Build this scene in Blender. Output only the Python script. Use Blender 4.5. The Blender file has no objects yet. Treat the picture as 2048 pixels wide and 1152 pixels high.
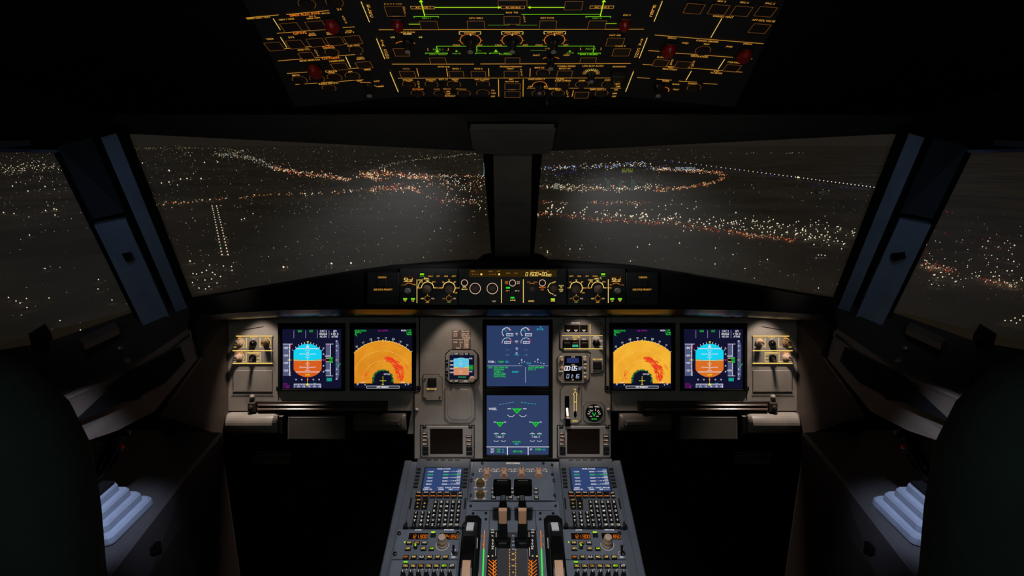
import bpy, math, random
from mathutils import Vector, Matrix
random.seed(7)
R = math.radians
C = bpy.context.scene.collection
scene = bpy.context.scene

# ---------------------------------------------------------------- camera
FL = 1100.0                      # focal length in pixels of the 2048 wide frame
CX, CY = 1025.2, 576.0
EYE = Vector((0, 0, 1.45))
TH = R(14.6)                     # the camera looks this far below the horizon
cR = Vector((1, 0, 0)); cU = Vector((0, math.sin(TH), math.cos(TH))); cD = Vector((0, math.cos(TH), -math.sin(TH)))
cam_d = bpy.data.cameras.new('camera'); cam = bpy.data.objects.new('camera', cam_d); C.objects.link(cam)
cam.location = EYE; cam.rotation_euler = (R(90) - TH, 0, 0)
cam_d.sensor_width = 36; cam_d.lens = FL / 2048 * 36; cam_d.shift_x = -(CX - 1024) / 2048
cam_d.clip_start = 0.01; cam_d.clip_end = 200000
scene.camera = cam
scene.view_settings.view_transform = 'Standard'; scene.view_settings.look = 'None'
scene.view_settings.exposure = 0; scene.view_settings.gamma = 1

LF, LM, LP = 1.0, 1.0, 1.0          # strength of the panel floods, added panel washes and pedestal flood
def lin(c):
    return tuple((x/255/12.92 if x/255 <= .04045 else ((x/255+.055)/1.055)**2.4) for x in c)

# ---------------------------------------------------------------- night sky
w = bpy.data.worlds.new('night_sky'); scene.world = w; w.use_nodes = True
nt = w.node_tree; nt.nodes.clear()
wo = nt.nodes.new('ShaderNodeOutputWorld'); bg = nt.nodes.new('ShaderNodeBackground')
tc = nt.nodes.new('ShaderNodeTexCoord'); sx = nt.nodes.new('ShaderNodeSeparateXYZ'); rp = nt.nodes.new('ShaderNodeValToRGB')
nt.links.new(tc.outputs['Generated'], sx.inputs[0]); nt.links.new(sx.outputs['Z'], rp.inputs[0])
rp.color_ramp.elements[0].position = 0.0; rp.color_ramp.elements[0].color = (*lin((29, 25, 20)), 1)
rp.color_ramp.elements[1].position = 0.6; rp.color_ramp.elements[1].color = (*lin((34, 30, 25)), 1)
nt.links.new(rp.outputs[0], bg.inputs[0]); nt.links.new(bg.outputs[0], wo.inputs[0])
bg.inputs[1].default_value = 1.0

# ---------------------------------------------------------------- cockpit lamps and added fill lights
def lamp(name, kind, loc, target, power, col, size=.02, spot=60, blend=.5, falloff=None):
    d = bpy.data.lights.new(name, kind); d.energy = power; d.color = col
    if kind == 'AREA': d.size = size
    else: d.shadow_soft_size = size
    if kind == 'SPOT': d.spot_size = R(spot); d.spot_blend = blend
    if falloff:
        d.use_nodes = True; n = d.node_tree
        em = [x for x in n.nodes if x.type == 'EMISSION'][0]
        fo = n.nodes.new('ShaderNodeLightFalloff'); fo.inputs['Strength'].default_value = 1.0
        n.links.new(fo.outputs[falloff], em.inputs['Strength'])
    o = bpy.data.objects.new(name, d); C.objects.link(o); o.location = loc
    o.rotation_euler = (Vector(target) - Vector(loc)).to_track_quat('-Z', 'Y').to_euler()
    return o
def ray(px, py): return cD + (px - CX) / FL * cR - (py - CY) / FL * cU
def at(px, py, x=None, y=None, z=None, s=None):
    """the point of a known plane (x, y, z or distance ahead) seen at a picture position"""
    d = ray(px, py)
    if x is not None: k = (x - EYE.x) / d.x
    elif y is not None: k = (y - EYE.y) / d.y
    elif z is not None: k = (z - EYE.z) / d.z
    else: k = s
    return EYE + d * k
WARM = (1.0, .86, .74); COOL = (.62, .75, 1.0)
for sx_, e in ((505, 58), (905, 33), (1166, 33), (1545, 58)):      # flood lamps tucked behind the glareshield lip
    p = at(sx_, 630.5 if 600 < sx_ < 1400 else 634, s=1.425); lamp('panel_flood_lamp', 'SPOT', p, p - cU*.82 + cD*.50, e*LF, WARM, .010, 84, .5, 'Constant')
for sx_, sy_, e, sp in ((505, 770, 4.5, 15), (895, 770, 1.6, 20), (1155, 770, 1.6, 20), (1545, 770, 4.5, 15)):   # narrow unseen washes added to brighten the lower panel
    t = at(sx_, sy_, s=1.48); lamp('panel_wash_lamp', 'SPOT', (t.x*.75, .98, 1.47), t, e*LM, WARM, .012, sp, .9)
lamp('pedestal_flood_lamp', 'SPOT', (0, .62, 1.62), (0, 1.02, .60), 22*LP, (.88, .93, 1.0), .03, 46, .55)
for s in (-1, 1):
    lamp('console_map_lamp', 'SPOT', (s*.46, .66, 1.56), (s*.765, .88, .78), 34, (.58, .70, 1.0), .02, 19, .95)
    lamp('windshield_haze_lamp', 'SPOT', (s*.10, 1.22, 1.26), (s*.46, 1.60, 1.19), 2.6, (.97, .98, 1.0), .03, 92, .9)  # unseen spots added to light up the haze film on the panes
    lamp('pillar_fill_lamp', 'SPOT', (s*.42, .50, 1.58), (s*.84, 1.2, 1.16), 1.3, (.35, .55, 1.0), .02, 40, .9)  # unseen blue fill added to tint the pillars
    lamp('window_band_lamp', 'SPOT', (s*.50, .45, 1.30), (s*.96, .95, 1.46), .35, (.30, .45, 1.0), .02, 60, .9)
    lamp('side_flood_lamp', 'SPOT', (s*.30, .60, 1.60), (s*.72, 1.15, .98), 0.2, (1.0, .85, .70), .03, 44, .9)
lamp('overhead_fill_lamp', 'SPOT', (0, .15, 1.25), (0, .80, 1.58), 3.0, (1.0, .93, .88), .05, 75, .8)  # unseen fill added below the overhead panel to lift its plate and knobs
lamp('cabin_fill_lamp', 'POINT', (0, -.8, 1.75), (0, 0, 1), 5.0, (.80, 1.0, .92), .10)  # unseen greenish fill added behind the camera to lift the seats

# ---------------------------------------------------------------- materials
MATS = {}
def mat(name, col, rough=.5, metal=0.0, emit=0.0, ecol=None, spec=.4, bump=0.0, bscale=200, var=.12):
    """col in sRGB 0-255; a procedural noise varies the colour a little and gives the surface its grain"""
    if name in MATS: return MATS[name]
    m = bpy.data.materials.new(name); m.use_nodes = True; t = m.node_tree; b = t.nodes['Principled BSDF']
    c = lin(col)
    tc = t.nodes.new('ShaderNodeTexCoord'); no = t.nodes.new('ShaderNodeTexNoise'); no.inputs['Scale'].default_value = 18
    no.inputs['Detail'].default_value = 4
    rr = t.nodes.new('ShaderNodeValToRGB'); rr.color_ramp.elements[0].position = .3; rr.color_ramp.elements[1].position = .7
    rr.color_ramp.elements[0].color = (*[x*(1-var) for x in c], 1); rr.color_ramp.elements[1].color = (*[min(1, x*(1+var)) for x in c], 1)
    t.links.new(tc.outputs['Object'], no.inputs['Vector']); t.links.new(no.outputs['Fac'], rr.inputs[0]); t.links.new(rr.outputs[0], b.inputs['Base Color'])
    b.inputs['Roughness'].default_value = rough; b.inputs['Metallic'].default_value = metal; b.inputs['Specular IOR Level'].default_value = spec
    if emit:
        b.inputs['Emission Color'].default_value = (*lin(ecol or col), 1); b.inputs['Emission Strength'].default_value = emit
    if bump:
        n2 = t.nodes.new('ShaderNodeTexNoise'); n2.inputs['Scale'].default_value = bscale
        bp = t.nodes.new('ShaderNodeBump'); bp.inputs['Strength'].default_value = bump; bp.inputs['Distance'].default_value = .002
        t.links.new(tc.outputs['Object'], n2.inputs['Vector']); t.links.new(n2.outputs['Fac'], bp.inputs['Height']); t.links.new(bp.outputs[0], b.inputs['Normal'])
    MATS[name] = m; return m
def glow(col, k=1.0, sample=False):
    """a self-lit mark or lamp of a display, a legend or a street light"""
    key = ('glow', tuple(col), k, sample)
    if key in MATS: return MATS[key]
    m = bpy.data.materials.new('lit_%02x%02x%02x' % tuple(int(x) for x in col)); m.use_nodes = True; t = m.node_tree; t.nodes.clear()
    o = t.nodes.new('ShaderNodeOutputMaterial'); e = t.nodes.new('ShaderNodeEmission')
    e.inputs[0].default_value = (*lin(col), 1); e.inputs[1].default_value = k; t.links.new(e.outputs[0], o.inputs[0])
    if not sample: m.cycles.emission_sampling = 'NONE'
    MATS[key] = m; return m

panel_grey = mat('panel_grey_paint', (150, 141, 133), .55, bump=.15, bscale=900)
unit_grey = mat('unit_grey_paint', (150, 141, 133), .5, bump=.1, bscale=900)
ped_grey = mat('pedestal_blue_grey_paint', (108, 111, 120), .45, bump=.15, bscale=900)
rail_grey = mat('rail_grey_paint', (94, 97, 104), .4)
black = mat('black_plastic', (20, 19, 19), .45)
matte = mat('matte_black', (10, 10, 10), .85, spec=.15)
gloss = mat('glossy_black', (12, 11, 11), .22)
keyblk = mat('black_key_plastic', (26, 24, 26), .4)
darkglass = mat('dark_glass', (30, 22, 17), .18)
groove = mat('dark_groove', (30, 24, 22), .8, spec=.1)
steel = mat('screw_steel', (120, 112, 106), .35, metal=.7)
darkscrew = mat('dark_screw', (42, 38, 38), .35, metal=.5)
beige = mat('beige_knob_plastic', (205, 172, 148), .5)
tan = mat('tan_plate_plastic', (222, 166, 128), .55)
bronze = mat('bronze_knob_plastic', (150, 118, 80), .45)
white = mat('white_paint', (232, 228, 228), .5)
redp = mat('red_guard_plastic', (128, 8, 6), .4)
boot = mat('grey_rubber_boot', (140, 146, 160), .8, bump=.4, bscale=1500)
seatm = mat('seat_fabric', (66, 78, 74), .95, spec=.1, bump=.3, bscale=500)
fascia_m = mat('tan_sidewall_panel', (94, 81, 70), .6)
side_m = mat('brown_sidewall_panel', (62, 52, 46), .6)
console_m = mat('console_grey_paint', (66, 62, 62), .5, bump=.1, bscale=600)
pillar_m = mat('pillar_grey_paint', (120, 128, 140), .5)
head_m = mat('header_grey_panel', (60, 58, 56), .7)
shroud_m = mat('glareshield_cover', (14, 13, 13), .9, spec=.1)
lip_m = mat('glareshield_lip_plastic', (18, 15, 13), .25, spec=.18)
over_m = mat('overhead_panel_plate', (34, 36, 38), .6, spec=.2)
dark_m = mat('dark_lining', (16, 16, 16), .9, spec=.1)
AMB = glow((214, 150, 58)); AMBD = glow((150, 100, 42)); AMBL = glow((246, 208, 110)); AMBO = glow((230, 120, 30))
AMBT = glow((118, 74, 30)); PALE = glow((214, 176, 150)); PALEW = glow((226, 214, 196)); GRN = glow((120, 214, 30)); GRNY = glow((178, 236, 34)); GRND = glow((96, 140, 40))
WHT = glow((226, 226, 238)); WHTD = glow((150, 160, 190)); CYAN = glow((20, 200, 214)); LGRN = glow((40, 214, 60)); DGRN = glow((24, 130, 50)); MAG = glow((150, 20, 140)); YEL = glow((240, 224, 20)); RED = glow((220, 40, 60)); BLK = glow((6, 6, 14))
# ---------------------------------------------------------------- frames and mesh building
class Frame:
    """a flat panel in the cockpit: origin, U to the right, V up the panel, N out towards the crew"""
    def __init__(s, O, U, V):
        s.O = Vector(O); s.U = Vector(U).normalized(); V = Vector(V); s.V = (V - s.U*V.dot(s.U)).normalized(); s.N = s.U.cross(s.V)
        s.M = Matrix.Translation(s.O) @ Matrix((s.U, s.V, s.N)).transposed().to_4x4()
    def uv(s, px, py, h=0.0):
        d = ray(px, py); k = ((s.O + s.N*h - EYE).dot(s.N)) / d.dot(s.N); q = EYE + d*k - s.O
        return q.dot(s.U), q.dot(s.V)
    def p(s, px, py, h=0.0):
        a, b = s.uv(px, py, h); return Vector((a, b, h))
    def sc(s, px, py, h=0.0): return s.uv(px+1, py, h)[0] - s.uv(px, py, h)[0]
    def scv(s, px, py, h=0.0): return s.uv(px, py-.5, h)[1] - s.uv(px, py+.5, h)[1]

TXT = {}
def glyphs(s):
    if s in TXT: return TXT[s]
    cu = bpy.data.curves.new('t', 'FONT'); cu.body = s; cu.size = 1; cu.resolution_u = 3; cu.offset = .012; cu.align_x = 'LEFT'
    ob = bpy.data.objects.new('t', cu); C.objects.link(ob); dg = bpy.context.evaluated_depsgraph_get()
    me = bpy.data.meshes.new_from_object(ob.evaluated_get(dg)); bpy.data.objects.remove(ob); bpy.data.curves.remove(cu)
    v = [(q.co.x, q.co.y) for q in me.vertices]; f = [tuple(p.vertices) for p in me.polygons]; bpy.data.meshes.remove(me)
    x0 = min((q[0] for q in v), default=0); x1 = max((q[0] for q in v), default=1)
    TXT[s] = ([(q[0]-x0, q[1]) for q in v], f, x1-x0); return TXT[s]
SEG = {'0': 'abcdef', '1': 'bc', '2': 'abged', '3': 'abgcd', '4': 'fgbc', '5': 'afgcd', '6': 'afgedc', '7': 'abc', '8': 'abcdefg', '9': 'abcdfg',
       'S': 'afgcd', 't': 'fged', 'd': 'bcdeg', 'o': 'cdeg', ' ': ''}

class MB:
    def __init__(s, F=None): s.F = F; s.v = []; s.f = []; s.mi = []; s.mats = []
    def m(s, m):
        if m not in s.mats: s.mats.append(m)
        return s.mats.index(m)
    def add(s, vs, fs, m):
        b = len(s.v); s.v += [tuple(q) for q in vs]; i = s.m(m)
        for f in fs: s.f.append(tuple(b+k for k in f)); s.mi.append(i)
        return s
    # ---- metric primitives in frame coordinates
    def prism(s, pts, n0, n1, m, ch=0.0, base=False):
        """extrude an outline (counter-clockwise) from n0 to n1 with a chamfered top edge"""
        k = len(pts); A = sum(pts[i][0]*pts[(i+1) % k][1]-pts[(i+1) % k][0]*pts[i][1] for i in range(k))
        if A < 0: pts = pts[::-1]
        def inset(d):
            out = []
            for i in range(k):
                p0, p, p1 = Vector(pts[i-1][:2]), Vector(pts[i][:2]), Vector(pts[(i+1) % k][:2])
                e0 = (p-p0).normalized(); e1 = (p1-p).normalized(); a = Vector((-e0.y, e0.x)); b = Vector((-e1.y, e1.x))
                q = a+b; L = q.dot(q); out.append(p + q*(2*d/L if L > .2 else d))
            return out
        rings = [[(p[0], p[1], n0) for p in pts]]
        if ch: rings += [[(p[0], p[1], n1-ch) for p in pts], [(p.x, p.y, n1) for p in inset(ch)]]
        else: rings += [[(p[0], p[1], n1) for p in pts]]
        vs = [q for r in rings for q in r]; fs = []
        for j in range(len(rings)-1):
            for i in range(k): fs.append((j*k+i, j*k+(i+1) % k, (j+1)*k+(i+1) % k, (j+1)*k+i))
        fs.append(tuple((len(rings)-1)*k+i for i in range(k)))
        if base: fs.append(tuple(range(k))[::-1])
        return s.add(vs, fs, m)
    def box(s, u0, v0, u1, v1, n0, n1, m, ch=0.0, base=False): return s.prism([(u0, v0), (u1, v0), (u1, v1), (u0, v1)], n0, n1, m, ch, base)
    def lathe(s, c, prof, m, seg=20, flute=0, fd=.12):
        """turned shape round the panel normal; prof = [(radius, height)]"""
        vs = []; fs = []
        for r, h in prof:
            for i in range(seg):
                a = 2*math.pi*i/seg; rr = r*(1-(fd if flute and i % 2 else 0)); vs.append((c[0]+rr*math.cos(a), c[1]+rr*math.sin(a), h))
        for j in range(len(prof)-1):
            for i in range(seg): fs.append((j*seg+i, j*seg+(i+1) % seg, (j+1)*seg+(i+1) % seg, (j+1)*seg+i))
        fs.append(tuple((len(prof)-1)*seg+i for i in range(seg))); return s.add(vs, fs, m)
    def flat(s, pts, m, n): return s.add([(p[0], p[1], n) for p in pts], [tuple(range(len(pts)))], m)
    def bar(s, pts, wid, thk, m):
        """a bar along 3-D points (frame coordinates), width along U"""
        k = len(pts); rings = []
        if not isinstance(wid, (list, tuple)): wid = [wid]*k
        if not isinstance(thk, (list, tuple)): thk = [thk]*k
        for i, p in enumerate(pts):
            p = Vector(p); d = (Vector(pts[min(i+1, k-1)])-Vector(pts[max(i-1, 0)])).normalized(); U = Vector((1, 0, 0)); T = d.cross(U).normalized()
            if T.z < 0: T = -T
            a = U*wid[i]/2; b = T*thk[i]/2; c = .25
            rings.append([p-a*(1-c)-b, p+a*(1-c)-b, p+a-b*(1-c), p+a+b*(1-c), p+a*(1-c)+b, p-a*(1-c)+b, p-a+b*(1-c), p-a-b*(1-c)])
        vs = [q for r in rings for q in r]; fs = [(8*j+i, 8*j+(i+1) % 8, 8*j+8+(i+1) % 8, 8*j+8+i) for j in range(k-1) for i in range(8)]
        fs += [tuple(range(8))[::-1], tuple(8*(k-1)+i for i in range(8))]; return s.add(vs, fs, m)
    # ---- primitives given by the picture position on this frame's plane
    def RB(s, x0, y0, x1, y1, h=0.0):
        xm, ym = (x0+x1)/2, (y0+y1)/2; F = s.F
        return F.uv(x0, ym, h)[0], F.uv(xm, y1, h)[1], F.uv(x1, ym, h)[0], F.uv(xm, y0, h)[1]
    def pbox(s, x0, y0, x1, y1, n0, n1, m, ch=0.0): return s.box(*s.RB(x0, y0, x1, y1), n0, n1, m, ch)
    def pprism(s, pp, n0, n1, m, ch=0.0): return s.prism([s.F.uv(*q) for q in pp], n0, n1, m, ch)
    def rect(s, x0, y0, x1, y1, m, n):
        u0, v0, u1, v1 = s.RB(x0, y0, x1, y1); return s.flat([(u0, v0), (u1, v0), (u1, v1), (u0, v1)], m, n)
    def line(s, pp, w, m, n=.0006, closed=False):
        q = [s.F.uv(*p) for p in pp]; k = s.F.sc(*pp[0]); return s.uline(q, w*k, m, n, closed)
    def uline(s, q, w, m, n=.0006, closed=False):
        q = [Vector(p) for p in q]
        if closed: q = q+[q[0]]
        for a, b in zip(q, q[1:]):
            d = b-a
            if d.length < 1e-7: continue
            d.normalize(); e = Vector((-d.y, d.x))*w/2; x = d*w*.3
            s.flat([a-e-x, b-e+x, b+e+x, a+e-x], m, n)
        return s
    def orect(s, x0, y0, x1, y1, w, m, n=.0006):
        u0, v0, u1, v1 = s.RB(x0, y0, x1, y1); return s.uline([(u0, v0), (u1, v0), (u1, v1), (u0, v1)], w*s.F.sc(x0, y0), m, n, True)
    def arc(s, cx, cy, r, a0, a1, w, m, n=.0006, seg=None, dash=False):
        c = s.F.uv(cx, cy); k = s.F.sc(cx, cy); seg = seg or max(6, int(abs(a1-a0)/12)); ps = []
        for i in range(seg+1):
            a = R(a0+(a1-a0)*i/seg); ps.append((c[0]+r*k*math.cos(a), c[1]+r*k*math.sin(a)))
        if dash:
            for i in range(0, seg, 2): s.uline(ps[i:i+2], w*k, m, n)
            return s
        return s.uline(ps, w*k, m, n)
    def tick(s, cx, cy, r0, r1, a, w, m, n=.0006):
        c = s.F.uv(cx, cy); k = s.F.sc(cx, cy); ca, sa = math.cos(R(a)), math.sin(R(a))
        return s.uline([(c[0]+r0*k*ca, c[1]+r0*k*sa), (c[0]+r1*k*ca, c[1]+r1*k*sa)], w*k, m, n)
    def dot(s, cx, cy, r, m, n=.0006, seg=12):
        c = s.F.uv(cx, cy); k = s.F.sc(cx, cy)*r
        return s.flat([(c[0]+k*math.cos(2*math.pi*i/seg), c[1]+k*math.sin(2*math.pi*i/seg)) for i in range(seg)], m, n)
    def tri(s, pp, m, n=.0006): return s.flat([s.F.uv(*p) for p in pp], m, n)
    def text(s, t, cx, cy, h, m, w=None, n=.0006, rot=0, al='C'):
        """cx, cy the middle of the words; h cap height and w width as the photograph shows them"""
        v, f, W = glyphs(t); c = s.F.uv(cx, cy, 0); k = s.F.sc(cx, cy); kv = s.F.scv(cx, cy); H = h*kv/.70
        sxx = min(w*k/W, H*1.7) if w else H*1.0; ca, sa = math.cos(R(rot)), math.sin(R(rot)); ox = {'C': W/2, 'L': 0, 'R': W}[al]
        out = []
        for x, y in v:
            a, b = (x-ox)*sxx, (y-.35)*H; out.append((c[0]+a*ca-b*sa, c[1]+a*sa+b*ca, n))
        return s.add(out, f, m)
    def seg7(s, t, x0, cy, h, wd, m, n=.0006, th=.16, gap=.35):
        """seven-segment digits; x0 left edge, wd width of one digit"""
        k = s.F.sc(x0, cy); kv = s.F.scv(x0, cy); c = s.F.uv(x0, cy); W = wd*k; H = h*kv; x = c[0]; t_ = th*W*1.3
        for ch in t:
            if ch in '.:*':
                for yy in ({'.': [-.5], ':': [-.22, .22], '*': [0]}[ch]):
                    r = t_*(.9 if ch != '*' else 1.8); s.flat([(x+W*.2+r*math.cos(a*math.pi/4), c[1]+H*yy+r*math.sin(a*math.pi/4)) for a in range(8)], m, n)
                x += W*.65; continue
            L, Rr, T, B, M = x, x+W*(1-gap), c[1]+H/2, c[1]-H/2, c[1]; sl = H*.08
            P = {'a': ((L+sl, T), (Rr+sl, T)), 'b': ((Rr+sl, T), (Rr, M)), 'c': ((Rr, M), (Rr-sl, B)), 'd': ((L-sl, B), (Rr-sl, B)), 'e': ((L, M), (L-sl, B)), 'f': ((L+sl, T), (L, M)), 'g': ((L, M), (Rr, M))}
            for g in SEG[ch]: s.uline(P[g], t_, m, n)
            x += W
        return s
    def pknob(s, cx, cy, r, prof, m, flute=0, seg=20, fd=.12):
        """prof radii as fractions of r pixels, heights in metres"""
        k = s.F.sc(cx, cy)*r; return s.lathe(s.F.uv(cx, cy), [(a*k, h) for a, h in prof], m, seg, flute, fd)
    def screw(s, cx, cy, r=2.6, m=None, h=.0025):
        s.pknob(cx, cy, r, [(1.25, .0003), (1.25, .0008), (1, .001), (.95, h*.7), (.6, h)], m or steel, seg=12)
        c = s.F.uv(cx, cy); k = s.F.sc(cx, cy)*r; s.uline([(c[0]-k*.5, c[1]-k*.3), (c[0]+k*.5, c[1]+k*.3)], k*.25, groove, h+.0002); return s
    def build(s, name, parent=None, smooth=False, origin=None):
        me = bpy.data.meshes.new(name)
        o0 = Vector((0, 0, 0)); top = parent
        if parent is not None: o0 = Vector(parent.get('_o', (0, 0, 0)))
        elif origin is not None: o0 = Vector(origin)
        me.from_pydata([(a-o0.x, b-o0.y, c-o0.z) for a, b, c in s.v], [], s.f)
        for m in s.mats: me.materials.append(m)
        me.polygons.foreach_set('material_index', s.mi)
        if smooth: me.shade_smooth() if hasattr(me, 'shade_smooth') else me.polygons.foreach_set('use_smooth', [True]*len(s.f))
        me.update(); o = bpy.data.objects.new(name, me); C.objects.link(o); o['_o'] = tuple(o0)
        if parent is not None: o.parent = parent
        else: o.matrix_world = (s.F.M if s.F else Matrix()) @ Matrix.Translation(o0)
        return o

def tag(o, label=None, cat=None, group=None, kind=None):
    if label: o['label'] = label
    if cat: o['category'] = cat
    if group: o['group'] = group
    if kind: o['kind'] = kind
    return o
def thing(F, name, px, py, label, cat, group=None, h=0.0):
    """Empty on a panel frame at a picture position; parts are built in the frame and hang from it"""
    o = bpy.data.objects.new(name, None); C.objects.link(o); o.empty_display_size = .02
    p = F.p(px, py, h); o['_o'] = tuple(p); o.matrix_world = F.M @ Matrix.Translation(p)
    return tag(o, label, cat, group)
def wthing(name, loc, label, cat, group=None):
    o = bpy.data.objects.new(name, None); C.objects.link(o); o.empty_display_size = .05; o['_o'] = tuple(loc); o.location = loc
    return tag(o, label, cat, group)
def copy_tree(o, label=None, shift=None, group=None):
    c = o.copy(); C.objects.link(c)
    if label: c['label'] = label
    if group: c['group'] = group
    if shift is not None: c.matrix_world = Matrix.Translation(shift) @ o.matrix_basis
    def kids(a, b):
        for ch in a.children:
            d = ch.copy(); C.objects.link(d); d.parent = b; kids(ch, d)
    kids(o, c); return c
def mx(x): return 2*CX - x

# ---------------------------------------------------------------- panel frames
FP = Frame(EYE + cD*1.48, cR, cU)                       # main instrument panel, square to the view
FG = Frame(EYE + cD*1.33, cR, cU)                       # glareshield face
FD = Frame((0, 1.245, .673), (1, 0, 0), (0, .298, .082))  # pedestal top
gdir = cD - .151*cU                                     # the overhead panel runs this way forward and down
oa = at(CX, 190, s=.91)
FO = Frame(oa, (1, 0, 0), -gdir)
def side_frame(hx, sgn):
    q = FO.O + FO.U*FO.uv(hx, 90)[0] + FO.V*FO.uv(hx, 90)[1]; a = R(4.2)
    return Frame(q, (math.cos(a), 0, sgn*math.sin(a)), -gdir)
FOL = side_frame(741, 1); FOR = side_frame(1308, -1)
# ================================================================ MAIN INSTRUMENT PANEL
pn = thing(FP, 'instrument_panel', 1025, 800, 'wide warm grey main instrument panel under the glareshield, holding the six displays', 'instrument panel')
b = MB(FP); b.pprism([(453, 634), (828, 634), (828, 822), (453, 822)], -.03, 0, panel_grey, .001)
b.pprism([(453, 822), (458, 822), (458, 868), (445, 868)], -.03, -.001, panel_grey)
b.pprism([(823, 822), (828, 822), (828, 868), (815, 868)], -.03, -.001, panel_grey); b.build('left_panel_plate', pn)
b = MB(FP); b.pprism([(mx(453), 634), (mx(828), 634), (mx(828), 822), (mx(453), 822)], -.03, 0, panel_grey, .001)
b.pprism([(mx(453), 822), (mx(458), 822), (mx(458), 868), (mx(445), 868)], -.03, -.001, panel_grey); b.build('right_panel_plate', pn)
b = MB(FP); b.pprism([(829, 634), (mx(829), 634), (mx(829), 917), (829, 917)], -.03, .004, panel_grey, .0015)
b.build('center_panel_plate', pn)
b = MB(FP)
for x in (828.5, mx(828.5)):
    b.line([(x, 782), (x, 917)], 1.2, groove, .0045)
b.line([(829, 917.5), (mx(829), 917.5)], 3, groove, .0046)
for q in ([(840, 634), (840, 782), (829, 784), (829, 917)],):
    for f in (lambda x: x, mx): b.line([(f(x), y) for x, y in q], 1.3, groove, .0046); b.line([(f(x)-1.4, y+1) for x, y in q[:3]], .7, steel, .0045)
for f in (lambda x: x, mx):
    b.line([(f(839), 634), (f(839), 786), (f(829), 786)], .8, groove, .0047)
    b.line([(f(967), 783), (f(1025), 783)], 1.5, groove, .0046)
b.build('panel_seams', pn)
for f, n in ((lambda x: x, 0), (mx, 1)):
    for x, y, r in ((505, 793.5, 4.6), (834, 819, 3.6)):
        c = MB(FP); c.pknob(f(x), y, r, [(1.1, 0), (1.05, .004), (.95, .006), (.6, .009), (.2, .010)], unit_grey, seg=16); c.build('dome_fastener', pn, True)
    for x, y in ((838, 775), (558, 777)):
        c = MB(FP); c.pbox(f(x)-4, y-4, f(x)+4, y+4, .0005, .0055, groove); c.screw(f(x), y, 2.7, darkscrew, .0075); c.build('panel_fastener', pn)
    # side column plate beneath the lighting controls
    c = MB(FP); X = [f(467), f(545)]; c.pbox(min(X), 741, max(X), 783, 0, .0022, unit_grey, .0008)
    c.line([(X[0], 781.5), (X[1], 781.5)], 2.2, unit_grey, .004); c.line([(X[0], 784.4), (X[1], 784.4)], 1.2, groove, .0024); c.build('column_cover', pn)
    c = MB(FP); c.line([(f(487), 660), (f(527), 653)], 1.2, groove, .0012); c.line([(f(557), 650), (f(557), 822)], 1.2, groove, .0012); c.build('column_seam', pn)

def display_unit(x0, y0, x1, y1, label, cat, scr, extra=0):
    F = FP; t = thing(F, 'display_unit', (x0+x1)/2, (y0+y1)/2, label, cat)
    b = MB(F); w = 5
    o = [(x0-w-3, y0-w-9), (x1+w+3, y0-w-9), (x1+w+3, y1+w), (x0-w-3, y1+w)]
    b.pbox(x0-w-3, y0-12, x0-1, y1+w, .0045, .011, matte, .002); b.pbox(x1+1, y0-12, x1+w+3, y1+w, .0045, .011, matte, .002)
    b.pbox(x0-1, y0-12, x1+1, y0-1, .0045, .011, matte, .002); b.pbox(x0-1, y1+1, x1+1, y1+w, .0045, .011, matte, .002)
    b.rect(x0-2, y0-2, x1+2, y1+2, matte, .0046); b.build('bezel', t)
    s = MB(F); s.pbox(x0, y0, x1, y1, .0046, .006, scr)
    so = s.build('screen', t); return t, so
SN = .0064   # first symbol layer above a screen face
NAVY = glow((17, 18, 46), 1, True); BLUEG = glow((43, 60, 100), 1, True)
SKY = glow((20, 208, 240), 1, True); EARTH = glow((214, 92, 30), 1, True); TAPE = glow((82, 88, 122))

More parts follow.
